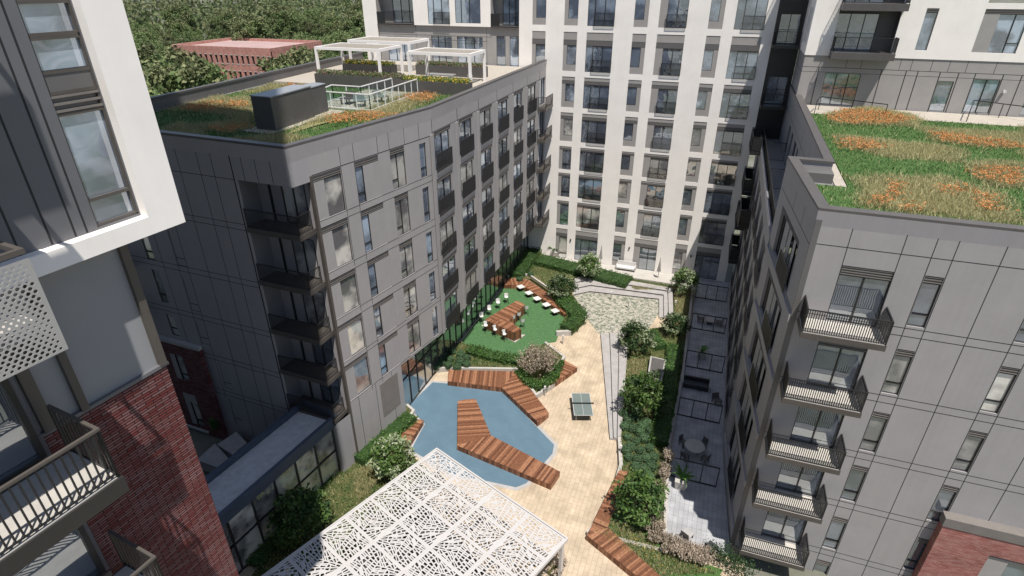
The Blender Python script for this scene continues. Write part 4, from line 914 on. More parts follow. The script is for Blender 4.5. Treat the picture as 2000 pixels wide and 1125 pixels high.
# ------------------------------------------------------------------ white perforated canopy
cn = Vector((-14.18, 25.16, 3.7)); e1 = Vector((.9315, -.3637, 0)); e2 = Vector((-.3637, -.9315, 0)); ang = math.atan2(e1.y, e1.x)
pv = thing('perforated_canopy', 'white perforated metal canopy roof with leaf slit pattern at the bottom of the courtyard', 'canopy', (cn.x, cn.y, 0), ang)
TW, TL = 2.63, 1.78; NX, NY = 4, 8
hs = []; rr = random.Random(5)
def split(P, depth):
    """recursive random cuts: a rectangle becomes leaf-like shards with thin ribs between"""
    A = area(P)
    if A < .070 or depth > 10:
        Q = offset(P, -.036)
        if len(Q) < 3 or area(Q) < .10 * A or A < .008: return
        if any((Vector(Q[i]) - Vector(Q[i - 1])).length < .02 for i in range(len(Q))) and len(Q) > 4: Q = [q for i, q in enumerate(Q) if (Vector(q) - Vector(Q[i - 1])).length > .02]
        if len(Q) > 2 and all(inpoly(q[0], q[1], P) for q in Q): hs.append([(q[0], q[1]) for q in Q])
        return
    c = sum((Vector(p) for p in P), Vector((0, 0))) / len(P); c += Vector((rr.uniform(-.03, .03), rr.uniform(-.03, .03)))
    mx_ = max(((Vector(P[i]) - Vector(P[i - 1])) for i in range(len(P))), key=lambda v: v.length); mx_.normalize(); nx_ = Vector((-mx_.y, mx_.x))
    la = max(p.dot(mx_) for p in P) - min(p.dot(mx_) for p in P); lb = max(p.dot(nx_) for p in P) - min(p.dot(nx_) for p in P); asp = la / max(lb, 1e-4)
    a = math.atan2(mx_.y, mx_.x) + (math.pi / 2 if asp > 2.3 or depth < 2 else 0) + rr.uniform(-.5, .5) * (1 if depth < 4 else .55)
    n_ = Vector((-math.sin(a), math.cos(a))); L1, L2 = [], []
    for i in range(len(P)):
        p, q = Vector(P[i]), Vector(P[(i + 1) % len(P)]); dp, dq = (p - c).dot(n_), (q - c).dot(n_)
        (L1 if dp >= 0 else L2).append(p)
        if dp * dq < 0: x_ = p + (q - p) * (dp / (dp - dq)); L1.append(x_); L2.append(x_)
    for L_ in (L1, L2):
        if len(L_) > 2: split(L_, depth + 1)
split([Vector((.08, .06)), Vector((TW - .10, .06)), Vector((TW - .10, TL - .08)), Vector((.08, TL - .08))], 0)
sep = lambda h: h
pmesh = perforated('roof_panel', TW - .02, TL - .02, sep(hs), .008, 'white_metal')
for i in range(NX):
    for j in range(NY):
        o = link('roof_panel', pmesh, pv, (0, 0, 0), 0, True)
        fl = (i * 3 + j * 5) % 4; sx = 1; 
        if (i + j) % 2 == 0: o.location = (i * TW, -(j + 1) * TL, 3.66)
        else: o.location = ((i + 1) * TW - .02, -j * TL - .02, 3.66); o.rotation_euler = (0, 0, math.pi)
m = MB(); W_, D_ = NX * TW, NY * TL
m.box(-.09, W_ + .09, -.0, .09, 3.5, 3.72); m.box(-.09, 0, -D_, .0, 3.5, 3.72); m.box(W_, W_ + .09, -D_, 0, 3.5, 3.72)
for i in range(1, NX): m.box(i * TW - .035, i * TW + .015, -D_, -.001, 3.52, 3.655)
for j in range(1, NY): m.box(.001, W_ - .001, -j * TL - .035, -j * TL + .015, 3.53, 3.653)
part('frame', m, ['white_metal'], pv)
for px_, py_ in ((.15, -.15), (W_ - .15, -.15), (.15, -5.5), (W_ - .15, -5.5), (.15, -11), (W_ - .15, -11)):
    m = MB(); m.box(px_ - .09, px_ + .09, py_ - .09, py_ + .09, 0, 3.5); part('post', m, ['white_metal'], pv)
mb = MB(); cf = [cn + e1 * a_ + e2 * b_ for a_, b_ in ((-.5, 1.2), (7.0, 2.6), (9.6, 4.4), (9.6, 14), (-.5, 14))]; mb.prism([v.xy for v in cf], .004, .018, 0); struct('canopy_shade_floor', mb, ['canopy_shade'])  # dark sheet added over the paving, standing in for canopy shade
# ------------------------------------------------------------------ patio dividers and furniture
def divider(y, lab, x0=.5, x1=3.7):
    t = thing('patio_divider', lab, 'fence', (x0, y, .1)); L_ = x1 - x0; m = MB(); h = 1.75
    for z in (.06, h): m.box(0, L_, -.03, .03, z - .05, z + .03)
    for k in range(4): u = L_ * k / 3; m.box(u - .03, u + .03, -.032, .032, 0, h + .032)
    part('frame', m, ['black_metal'], t)
    return t
dn = ['farthest dark framed patio divider, close to the white tower', 'dark framed patio divider behind the patio table with two chairs', 'dark framed patio divider beside the potted palm', 'dark framed patio divider between the sofa and the round dining table', 'nearest dark framed patio divider, behind the large potted plant']
for (a, b), l in zip([(1385, 585), (1380, 646), (1374, 722), (1362, 818), (1352, 940)], dn): divider(at(a, b, .1).y, l)
tg = thing('round_table', 'round stone dining table on the shaded patio', 'table', at(1354, 886, .1)); m = MB(); n = 20; m.prism([(.72 * math.cos(k * math.tau / n), .72 * math.sin(k * math.tau / n)) for k in range(n)], .72, .77); part('tabletop', m, ['concrete_light'], tg)
m = MB(); m.tube((0, 0, 0), (0, 0, .72), .28, .12, 12); part('pedestal', m, ['concrete'], tg)
def chair(name, lab, cat, m1='black_metal', m2='cushion'):
    t = thing(name, lab, cat); m = MB(); m.box(-.24, .24, -.24, .24, .40, .46); part('seat', m, [m2], t)
    m = MB(); m.hexa([(-.24, .2, .46), (.24, .2, .46), (.24, .25, .46), (-.24, .25, .46), (-.22, .27, .86), (.22, .27, .86), (.22, .31, .86), (-.22, .31, .86)]); part('backrest', m, [m2], t)
    for sx in (-.2, .2):
        for sy in (-.2, .2): m = MB(); m.box(sx - .02, sx + .02, sy - .02, sy + .02, 0, .40); part('leg', m, [m1], t)
    return t
ch = chair('patio_chair', 'dark chair pushed up to the round stone table', 'chair', m2='mech_grey'); c0 = Vector(tg.location)
for k, a in enumerate((35, 125, 215, 305)):
    o = ch if k == 0 else dup(ch); d = Vector((math.sin(R(a)), math.cos(R(a)), 0)); o.location = c0 + d * 1.0; o.rotation_euler = (0, 0, -R(a)); tag(o, 'dark chair pushed up to the round stone table on the patio', 'chair', 'chairs around the round patio table')
sf = thing('patio_sofa', 'long dark outdoor sofa with pale armrests on the shaded patio', 'sofa', at(1358, 757, .1)); m = MB(); m.box(-1.05, 1.05, -.4, .4, .14, .34); part('base', m, ['black_metal'], sf)
m = MB(); m.box(-1.0, -.01, -.36, .25, .34, .48); m.box(.01, 1.0, -.36, .25, .34, .48); part('cushion', m, ['cushion'], sf); m = MB(); m.box(-1.05, 1.05, .26, .42, .34, .85); part('backrest', m, ['black_metal'], sf)
for s in (-1, 1): m = MB(); m.box(s * 1.1 - .05, s * 1.1 + .05, -.42, .42, 0, .62); part('armrest', m, ['concrete'], sf)
t2 = thing('coffee_table', 'low pale table between two dark lounge chairs on the patio', 'table', at(1385, 631, .1)); m = MB(); m.box(-.35, .35, -.5, .5, .38, .43); part('tabletop', m, ['concrete_light'], t2); m = MB(); m.box(-.25, .25, -.4, .4, 0, .38); part('base', m, ['mech_grey'], t2)
for k, (a, b, r_, l) in enumerate([(1368, 628, 90, 'dark lounge chair left of the low pale patio table'), (1403, 635, -90, 'dark lounge chair right of the low pale patio table'), (1399, 787, 30, 'dark lounge chair beside the divider near the sofa')]):
    o = dup(ch, label=l); o.location = at(a, b, .1); o.rotation_euler = (0, 0, R(r_)); o.scale = (1.3, 1.3, .9)
    if 'group' in o: del o['group']
    for c in o.children: pass
for (a, b, l, hh) in [(1341, 1050, 'light grey lounge chair in the sunlit corner of the patio', .9), (1388, 1075, 'dark lounge chair in the shaded near corner of the patio', .9)]:
    o = chair('patio_chair', l, 'chair', m2='concrete' if 'light' in l else 'cushion'); o.location = at(a, b, .1); o.rotation_euler = (0, 0, R(150)); o.scale = (1.25, 1.25, hh)
# far patio: sofa, closed parasols, light posts
ws = thing('white_sofa', 'white slatted outdoor sofa against the white tower wall', 'sofa', at(1222, 524, .4)); ws.location = at(1222, 527, .12); m = MB(); m.box(-1.1, 1.1, -.4, .35, .25, .42); part('seat', m, ['white_plastic'], ws); m = MB(); m.box(-1.1, 1.1, .36, .46, .42, .95); part('backrest', m, ['white_plastic'], ws)
for s in (-1, 1): m = MB(); m.box(s * 1.12 - .05, s * 1.12 + .05, -.4, .45, 0, .62); part('armrest', m, ['white_metal'], ws)
for (a, b, l) in [(1172, 518, 'closed grey parasol on the far patio, left of the white sofa'), (1285, 543, 'closed grey parasol on the far patio, right of the white sofa')]:
    t = thing('closed_parasol', l, 'parasol', at(a, b, .12)); m = MB(); m.tube((0, 0, 0), (0, 0, 2.6), .03, n=6); part('pole', m, ['bronze_light'], t)
    m = MB()
    for k in range(10):
        a0 = k * math.tau / 10; a1 = (k + .5) * math.tau / 10; a2 = (k + 1) * math.tau / 10
        m.poly([(.24 * math.cos(a0), .24 * math.sin(a0), .9), (.15 * math.cos(a1), .15 * math.sin(a1), .9), (0, 0, 2.55)]); m.poly([(.15 * math.cos(a1), .15 * math.sin(a1), .9), (.24 * math.cos(a2), .24 * math.sin(a2), .9), (0, 0, 2.55)])
    part('canopy', m, ['parasol_cloth'], t)
def post(a, b, l, h=1.0):
    t = thing('light_post', l, 'light post', at(a, b)); m = MB(); m.tube((0, 0, 0), (0, 0, h * .75), .05, n=8); part('pole', m, ['concrete_light'], t); m = MB(); m.box(-.075, .075, -.075, .075, h * .75, h); part('lamp_head', m, ['white_plastic'], t)
for a, b, l in [(1193, 585, 'white light post at the far edge of the cobbled floor'), (1306, 580, 'white light post at the right end of the tiered seating'), (1227, 602, 'slim white light post standing in the middle of the cobbles'), (1195, 655, 'white light post at the top of the long stone steps'), (1123, 560, 'white light post at the left end of the tiered seating'), (1318, 603, 'white light post in the pale grass right of the tiered seating'), (1211, 890, 'white light post at the foot of the long stone steps'), (1099, 672, 'white light post at the end of the low hedge by the turf'), (1064, 773, 'white light post between the wide bench and the feathery grass')]: post(a, b, l)
vb = thing('vent_shaft', 'square concrete vent box with dark grille in the pale grass bed', 'vent', at(1281, 735)); m = MB(); q = [v - at(1281, 735) for v in ats([(1264, 738), (1293, 748), (1301, 706), (1270, 699)], .7)]
m.prism([v.xy for v in q], 0, .9, 0); part('shell', m, ['concrete'], vb); m = MB(); m.prism(offset([v.xy for v in q], -.14), .86, .915, 0); part('grille', m, ['mech_grey'], vb)
# alley planters beside the link building
mb = MB()
m = MB()
for P in ([(385, 900), (420, 868), (455, 905), (425, 915)], [(425, 870), (462, 845), (482, 866), (455, 890)]): m.prism([v.xy for v in ats(P, .8)], 0, .9, 0)
single('alley_planter', m, ['concrete'], 'grey concrete planters in the shaded alley beside the link building', 'planter')
# ================================================================== planting
def crown_mesh(name, r, h, nclump, nleaf, ls, mats, seed, hole=.0, stem=None, base=0.15, flat_top=False):
    g = random.Random(seed); mb = MB()
    for k in range(nclump):
        t = g.uniform(0, math.tau); ph = g.uniform(-.35, 1); rr = (g.uniform(.35, 1)) ** .5
        z = ph; rad = math.sqrt(max(0, 1 - z * z)) * rr * g.uniform(.75, 1.08)
        c = Vector((math.cos(t) * rad * r, math.sin(t) * rad * r, h * base + (h - h * base) * (.38 + .52 * z * g.uniform(.7, 1.1))))
        cr = r * g.uniform(.16, .34); m = 0 if g.random() < .6 else 1
        for i in range(nleaf):
            d = Vector((g.gauss(0, 1), g.gauss(0, 1), g.gauss(.15, .8))); d.normalize()
            leafq(mb, c + d * cr * (g.random() ** .35), ls, g, m)
    return mb.mesh(name, mats)
def trunk_mesh(name, h, r, seed, limbs=5, n=7):
    g = random.Random(seed); mb = MB(); p = Vector((0, 0, -.1)); k = 5; pts = [p]
    for i in range(1, k + 1): pts.append(Vector((g.uniform(-.06, .06) * h * i / k, g.uniform(-.06, .06) * h * i / k, h * .55 * i / k)))
    for i in range(k): mb.tube(pts[i], pts[i + 1], r * (1 - i / k * .6), r * (1 - (i + 1) / k * .6), n, cap=False)
    for i in range(limbs):
        a = pts[2 + i % 4]; t = g.uniform(0, 6.28); q = a + Vector((math.cos(t) * h * .22, math.sin(t) * h * .22, h * g.uniform(.2, .35))); mb.tube(a, q, r * .4, r * .12, 5, cap=False)
    return mb.mesh(name, ['bark'])
def tree(name, label, cat, p, cm, tm, s=1., rz=0., group=None):
    t = thing(name, label, cat, p, rz, group); t.scale = (s, s, s) if not hasattr(s, '__len__') else s
    link('crown', cm, t, (0, 0, 0), 0, True); link('trunk', tm, t, (0, 0, 0), 0, True); return t
c_round = crown_mesh('crown', 1.45, 3.0, 60, 46, .10, ['leaf_mid', 'leaf_dark'], 1)
c_pale = crown_mesh('crown', 1.35, 2.9, 60, 44, .10, ['leaf_mid', 'leaf_pale'], 2)
c_white = crown_mesh('crown', 1.3, 2.6, 56, 44, .09, ['leaf_dark', 'leaf_pale'], 3)
t_small = trunk_mesh('trunk', 2.8, .09, 4)
for (a, b, cm, s, l) in [
    (1150, 545, c_pale, .95, 'light green shrubby tree in front of the white tower between patio hedge and tiered seating'),
    (1096, 584, c_white, 1.0, 'dark green tree with whitish leaves behind the long bent timber bench'),
    (1335, 577, c_pale, .95, 'bright green leafy tree at the corner of sunlit bed and shaded patio'),
    (1240, 690, c_white, 1.08, 'bushy tree with pale blossom beside the top of the stone steps'),
    (1318, 655, c_white, .85, 'pale flowering small tree at the patio edge right of the cobbled floor'),
    (1254, 808, c_round, 1.1, 'dense dark green tree beside the middle of the stone steps'),
    (1243, 1010, c_round, 1.0, 'spreading green tree over the angled timber bench on the right'),
    (772, 928, c_pale, 1.0, 'rounded green shrub tree beside the far corner of the white canopy'),
    (596, 1050, c_round, 1.05, 'dark shaded tree between the link building and the white canopy')]:
    tree('courtyard_tree', l, 'tree', at(a, b, .25), cm, t_small, s * 1.18, rng.uniform(0, 6))
# hedges
def hedge(pts, w_, z0, z1, label, seed, den=260, ls=.075, mats=('hedge_leaf', 'leaf_dark')):
    g = random.Random(seed); mb = MB(); P = [Vector(p[:2]) for p in pts]; core = MB()
    for p, q in zip(P, P[1:]):
        d = q - p; L_ = d.length; d.normalize(); n = Vector((-d.y, d.x)); ww = w_ / 2
        core.prism([p - n * (ww - .12), q - n * (ww - .12), q + n * (ww - .12), p + n * (ww - .12)], z0, z1 - .12, 0)
        for k in range(int(L_ * den)):
            u = g.uniform(-.1, L_ + .1); s = g.random()
            lump = .09 * math.sin(u * 3.1 + seed) + .06 * math.sin(u * 7.3)
            if s < .55: c = p + d * u + n * g.uniform(-ww, ww); z = z1 + lump + g.uniform(-.10, .06)
            else: c = p + d * u + n * (ww + lump * .7 + g.uniform(-.08, .03)) * (1 if g.random() < .5 else -1); z = g.uniform(z0, z1)
            leafq(mb, Vector((c.x, c.y, z)), ls, g, 0 if g.random() < .75 else 1)
    t = thing('hedge', label, 'hedge', (P[0].x, P[0].y, z0)); part('foliage', mb, list(mats), t, Vector((0, 0, 0)), local=False); part('stems', core, ['leaf_dark'], t, Vector((0, 0, 0)), local=False)
    return t
hedge(ats([(1040, 497), (1018, 530), (1003, 548)]), 2.3, .2, 1.0, 'low hedge running along the glazed ground floor of the left building', 1)
hedge(ats([(1052, 516), (1130, 536), (1228, 561)]), 2.5, .2, 1.0, 'clipped hedge in front of the far patio with the white sofa', 2)
hedge(ats([(1092, 590), (1132, 628)]), 1.9, .2, 1.0, 'clipped hedge between the long bent bench and the cobbled floor', 3, 320)
hedge(ats([(1132, 628), (1106, 652)]), 1.5, .2, .95, 'short clipped hedge at the tip of the cream paving by the turf', 14, 320)
hedge(ats([(915, 692), (965, 706), (1030, 716), (1050, 690)]), 1.3, .2, .85, 'low hedge between the green turf and the wide timber bench', 4, 320)
hedge(ats([(797, 822), (745, 862), (692, 908)]), 2.3, .2, 1.05, 'low hedge at the foot of the grey wall beside the blue pool', 5, 300)
hedge(ats([(1316, 690), (1304, 780), (1284, 880)]), 1.3, .3, 1.1, 'dark hedge along the shaded patio kerb', 6, 260)
hedge(ats([(1265, 660), (1290, 690)]), 1.4, .3, 1.0, 'leafy hedge between the flowering trees and the concrete vent box', 7, 240)
hedge(ats([(640, 935), (560, 1030), (500, 1110)]), 1.2, .1, .6, 'dark low hedge at the foot of the glazed link building', 8, 200)
hedge(ats([(420, 850), (470, 838)]), 1.0, .8, 1.7, 'dark planting in the alley beside the brick wall', 9, 200)
# round yews
def yew_mesh(seed, r=.36):
    g = random.Random(seed); mb = MB()
    for k in range(520):
        d = Vector((g.gauss(0, 1), g.gauss(0, 1), g.gauss(0, 1))); d.normalize(); c = d * r * g.uniform(.8, 1.06); c.z = c.z * .85 + r * .8
        leafq(mb, c, .05, g, 0)
    n = 8; ring0 = [(r * .8 * math.cos(i * math.tau / n), r * .8 * math.sin(i * math.tau / n)) for i in range(n)]; mb.prism(ring0, .02, r * 1.2, 0)
    return mb.mesh('round_yew', ['yew_leaf'])
ym = [yew_mesh(s) for s in (21, 22, 23)]
yl = [(868, 700), (884, 690), (900, 697), (880, 706), (898, 711), (862, 713), (876, 718), (852, 720), (893, 722), (913, 704), (912, 716)]
yr = [(1216, 812), (1228, 825), (1220, 838), (1240, 820), (1236, 842), (1248, 848), (1225, 858), (1242, 866), (1258, 862), (1230, 878), (1250, 884), (1268, 880), (1228, 898), (1245, 903), (1262, 900), (1276, 898), (1240, 918), (1258, 920), (1272, 916), (1253, 838), (1262, 830), (1270, 848), (1222, 884), (1250, 935), (1266, 936)]
yf = [(1008, 540), (1020, 538), (1028, 528), (1015, 550), (1036, 540)]
for pts, l, g_ in ((yl, 'round clipped yew ball in the cluster left of the turf by the glazed wall', 'yew balls by the glazed wall'), (yr, 'round clipped yew ball in the large cluster between stone steps and shaded patio', 'yew balls beside the stone steps'), (yf, 'round clipped yew ball at the far end of the glazed wall', 'yew balls at the far end of the glazed wall')):
    for k, (a, b) in enumerate(pts):
        p = at(a, b, .33); o = tag(link('round_yew', ym[k % 3], None, p, rng.uniform(0, 6)), l, 'shrub', g_); s = rng.uniform(.85, 1.15); o.scale = (s, s, s)
# feathery grasses
def plume_mesh(seed, r, h, n):
    g = random.Random(seed); mb = MB()
    for k in range(n):
        t = g.uniform(0, math.tau); rr = r * g.random() ** .6; b = Vector((math.cos(t) * rr * .35, math.sin(t) * rr * .35, 0)); hh = h * g.uniform(.6, 1.05)
        tip = Vector((math.cos(t) * rr, math.sin(t) * rr, hh * (1 - .18 * rr / r))); s = (tip - b); side = s.orthogonal().normalized() * .012
        mb.poly([b - side, b + side, tip], 1)
        if g.random() < .75:
            for q in range(7):
                f = .62 + .38 * q / 6; c = b + s * f + Vector((g.gauss(0, .014), g.gauss(0, .014), 0)); leafq(mb, c, .05 * (1.2 - abs(f - .82) * 2), g, 0)
    return mb.mesh('grass_tuft', ['plume', 'plume_base'])
pmb = [plume_mesh(31, 1.15, 1.75, 420), plume_mesh(32, .42, 1.25, 110), plume_mesh(33, .5, 1.1, 120)]
tag(link('grass_tuft', pmb[0], None, at(1050, 730, .3)), 'large clump of pink beige feathery grass in the hedge ring by the timber benches', 'ornamental grass').scale = (1.75, 1.75, 1.6)
hedge(ats([(1014, 735), (1035, 760), (1058, 765), (1082, 745), (1092, 715)]), .95, .2, .85, 'green hedge ring around the large feathery grass clump', 10, 340)
pl = [(1303, 905), (1299, 922), (1295, 940), (1290, 958), (1288, 975), (1276, 990), (1262, 1005), (1254, 1020), (1268, 1022), (1282, 1012), (1258, 1038), (1272, 1042), (1288, 1040), (1276, 1060), (1292, 1062), (1308, 1066), (1322, 1072), (1302, 1082), (1318, 1088), (1338, 1078), (1350, 1085), (1334, 1094), (1365, 1090), (1380, 1095), (1352, 1100), (1372, 1104)]
for k, (a, b) in enumerate(pl):
    o = tag(link('grass_tuft', pmb[1 + k % 2], None, at(a, b, .35), rng.uniform(0, 6)), 'beige feathery grass tuft in the row along the near corner of the patio', 'ornamental grass', 'feathery grasses round the patio corner'); s = rng.uniform(.85, 1.15); o.scale = (s, s, s)
tag(link('grass_tuft', pmb[2], None, at(1080, 1118, .1)), 'pale feathery grass tuft beside the right corner of the white canopy', 'ornamental grass').scale = (1.7, 1.7, 1.3)
mb = MB(); g = random.Random(6)
for k in range(5):
    for i in range(300): leafq(mb, at(1400 + k * 14, 1082 + k * 9, .5) + Vector((g.gauss(0, .4), g.gauss(0, .4), g.uniform(0, .7))), .06, g, 0)
single('dark_shrub', mb, ['leaf_dark'], 'dark low shrubs at the foot of the right building below the lowest balcony', 'shrub')
# loose grass patches in the beds
mb = MB(); g = random.Random(9)
for P in ([(990, 545), (1040, 545), (1080, 575), (1062, 560), (1052, 540)], [(1232, 560), (1315, 563), (1350, 572), (1338, 640), (1320, 640), (1318, 566), (1240, 566)], [(1225, 705), (1262, 700), (1262, 742), (1225, 750)], [(690, 925), (745, 890), (770, 905), (700, 985)], [(1200, 1015), (1250, 1040), (1300, 1085), (1400, 1120), (1290, 1125), (1170, 1046)]):
    Q = [v.xy for v in ats(P, .33)]; blades(mb, Q, int(area(Q) * 420), .12, .34, .022, g, .33, 0, .8)
stuff('meadow_grass', mb, ['meadow_blade'], 'loose yellow green grass filling gaps in the courtyard beds', 'grass')
mb = MB(); Q = [v.xy for v in ats([(1200, 1015), (1250, 1040), (1300, 1085), (1400, 1120), (1290, 1125), (1170, 1046)], .36)]; blades(mb, Q, 2600, .06, .2, .02, g, .36, 0, .7)
for x_, y_ in sample(Q, 160, g): leafq(mb, Vector((x_, y_, .5)), .04, g, 1)
for x_, y_ in sample([v.xy for v in ats([(1215, 985), (1260, 960), (1275, 1010), (1230, 1030)], .6)], 90, g): leafq(mb, Vector((x_, y_, g.uniform(1.2, 2.4))), .05, g, 1)
stuff('near_lawn', mb, ['grass_blade', 'yellow_flower'], 'green grass dotted with yellow flowers behind the near right timber bench', 'grass')
mb = MB(); g = random.Random(19)
for Q, n_ in ((bedF, 26), (bedR, 26), (bedL, 22), (bedW, 22)):
    for x_, y_ in sample(Q, int(area(Q) * n_), g): leafq(mb, Vector((x_, y_, .36 + g.uniform(0, .16))), .07, g, 0 if g.random() < .7 else 1)
    blades(mb, Q, int(area(Q) * 60), .1, .28, .02, g, .3, 2, .9)
stuff('ground_cover', mb, ['hedge_leaf', 'leaf_mid', 'meadow_blade'], 'low leafy ground cover filling the courtyard planting beds', 'ground cover')
# potted palms
def palm(lab, p, s=1.):
    t = thing('potted_palm', lab, 'potted plant', p); m = MB(); n = 4; k = .30 * s
    m.hexa([(-k, -k, 0), (k, -k, 0), (k, k, 0), (-k, k, 0), (-k * 1.25, -k * 1.25, .62 * s), (k * 1.25, -k * 1.25, .62 * s), (k * 1.25, k * 1.25, .62 * s), (-k * 1.25, k * 1.25, .62 * s)]); part('pot', m, ['concrete_light'], t)
    m = MB(); g = random.Random(int(p.x * 97))
    for i in range(17):
        a = g.uniform(0, math.tau); L_ = g.uniform(.7, 1.15) * s; pr = Vector((0, 0, .6 * s)); d = Vector((math.cos(a), math.sin(a), 0)); sd = Vector((-d.y, d.x, 0))
        for q in range(6):
            f = (q + 1) / 6; nx = Vector((0, 0, .6 * s)) + d * L_ * f + Vector((0, 0, (math.sin(f * 2.4) * .75) * L_ * .8)); wd = .085 * s * math.sin(min(1, .25 + f * .9) * math.pi) + .012
            m.poly([pr - sd * wd, pr + sd * wd, nx + sd * wd * .85, nx - sd * wd * .85]); pr = nx
    part('foliage', m, ['palm_leaf'], t)
palm('broad leaved plant in a pale square pot on the near patio', at(1329, 950, .1), 1.15)
palm('potted palm in the shade beside a patio divider', at(1369, 698, .1), .95)
palm('bright green potted palm at the left end of the far patio', at(1083, 500, .12), 1.1)

# ================================================================== roof gardens
def rpix(pts, z): return [v.xy for v in ats(pts, z)]
def drift(mb, Q, n, g, z, h0, h1, m=0):
    c = sum((Vector(q) for q in Q), Vector((0, 0))) / len(Q)
    for x_, y_ in sample(Q, n, g):
        d = Vector((x_, y_)) - c; k = 1 + g.gauss(0, .10) + .10 * math.sin(x_ * 2.3) * math.cos(y_ * 1.9); x2, y2 = c.x + d.x * k, c.y + d.y * k; x2 += g.gauss(0, .16); y2 += g.gauss(0, .16)
        t = g.uniform(0, 6.283); h = g.uniform(h0, h1); a = g.uniform(0, 6.283); l = g.uniform(.1, 1.1) * h; w_ = .02 * g.uniform(.6, 1.3)
        mb.poly([(x2 - math.cos(t) * w_, y2 - math.sin(t) * w_, z), (x2 + math.cos(t) * w_, y2 + math.sin(t) * w_, z), (x2 + math.cos(a) * l, y2 + math.sin(a) * l, z + h)], m)
def flowers(mb, P, n, g, z, h0=.30, h1=.46, s=.052, m=0):
    for x_, y_ in sample(P, n, g):
        c = Vector((x_, y_, z + g.uniform(h0, h1)))
        c.x += g.gauss(0, .22); c.y += g.gauss(0, .22)
        for q in range(3): leafq(mb, c + Vector((g.gauss(0, .06), g.gauss(0, .06), g.gauss(0, .02))), s, g, m)
# right roof
zr = 21.36
lawn = [Vector((5.3, 27.75)), Vector((34, 27.75)), Vector((34, 53.4)), Vector((6.9, 53.4)), Vector((6.9, 33.4)), Vector((4.85, 33.4))]
mb = MB(); mb.prism(lawn, 21.282, zr, 0); struct('roof_lawn_soil', mb, ['lawn_roof'])
mb = MB(); mb.prism([Vector((6.3, 33.45)), Vector((6.85, 33.45)), Vector((6.85, 57.4)), Vector((34, 57.4)), Vector((34, 53.45)), Vector((6.3, 53.45))][:2] + [Vector((6.85, 53.45)), Vector((34, 53.45)), Vector((34, 57.4)), Vector((6.3, 57.4))], 21.284, 21.34, 0); struct('roof_path', mb, ['light_deck'])
mb = MB(); g = random.Random(12); blades(mb, lawn, 42000, .05, .16, .022, g, zr, 0, .7); stuff('roof_grass', mb, ['grass_blade'], 'green grass carpet on the right hand roof', 'grass')
pat = [[(1620, 222), (1700, 208), (1790, 228), (1790, 247), (1700, 244), (1630, 240)], [(1636, 265), (1700, 272), (1870, 290), (1872, 318), (1740, 308), (1645, 286)], [(1800, 250), (1900, 256), (2000, 262), (2000, 290), (1900, 286), (1830, 276)],
       [(1895, 318), (2000, 318), (2000, 370), (1930, 362), (1900, 345)], [(1672, 350), (1740, 345), (1850, 350), (1960, 385), (1985, 440), (1800, 420), (1690, 405), (1680, 380)], [(2005, 250), (2200, 270), (2200, 380), (2010, 330)]]
flw = [[(1612, 226), (1650, 208), (1740, 214), (1785, 226), (1740, 236), (1650, 236)], [(1636, 266), (1690, 266), (1735, 280), (1690, 286), (1650, 284)], [(1820, 252), (1870, 256), (1960, 268), (2000, 276), (1990, 286), (1900, 276), (1840, 268)], [(1895, 322), (1960, 318), (2000, 322), (2000, 352), (1930, 345), (1900, 338)], [(1690, 385), (1740, 365), (1760, 375), (1720, 395)], [(1735, 348), (1765, 350), (1770, 372), (1745, 372)], [(1840, 362), (1890, 352), (1900, 366), (1850, 372)], [(1915, 370), (1950, 372), (1965, 400), (1925, 405), (1905, 390)], [(1760, 392), (1800, 388), (1815, 402), (1770, 404)]]
mb = MB(); soil = MB()
for i, P in enumerate(pat):
    Q = rpix(P, zr); soil.prism(offset(Q, -.75), zr - .05, zr + .004 + .002 * i, 0); drift(mb, Q, int(area(Q) * 420), g, zr, .12, .30)
blades(mb, lawn, 5200, .1, .24, .02, g, zr, 0, 1.0)
struct('roof_meadow_soil', soil, ['meadow']); stuff('roof_meadow', mb, ['meadow_blade'], 'tan feathery meadow patches on the right hand roof', 'wild grass')
mb = MB()
for P in flw: Q = rpix(P, zr + .5); flowers(mb, Q, int(area(Q) * 40), g, zr)
stuff('roof_flowers', mb, ['orange_flower'], 'orange wildflower drifts on the right hand roof', 'flowers')
def black_rail(lab, pts, z, sp=1.6):
    mb = MB(); P = [Vector((*v.xy, z)) for v in ats(pts, z)]
    for p, q in zip(P, P[1:]):
        L_ = (q - p).length; n = max(1, round(L_ / sp)); mb.bar(p + Vector((0, 0, 1.05)), q + Vector((0, 0, 1.05)), .06, .06)
        for k in range(n + 1): c = p + (q - p) * (k / n); mb.bar(c, c + Vector((0, 0, 1.05)), .05, .05)
    t = thing('roof_railing', lab, 'railing', P[0]); part('frame', mb, ['black_metal'], t, Vector((0, 0, 0)), local=False)
    return t
black_rail('black metal railing along the roof path at the left corner of the upper block', [(1590, 222), (1598, 214), (1726, 231)], 21.34, 2.2)
black_rail('black metal railing along the roof path at the right edge of the picture', [(1887, 238), (1893, 222), (2010, 238)], 21.34, 1.7)
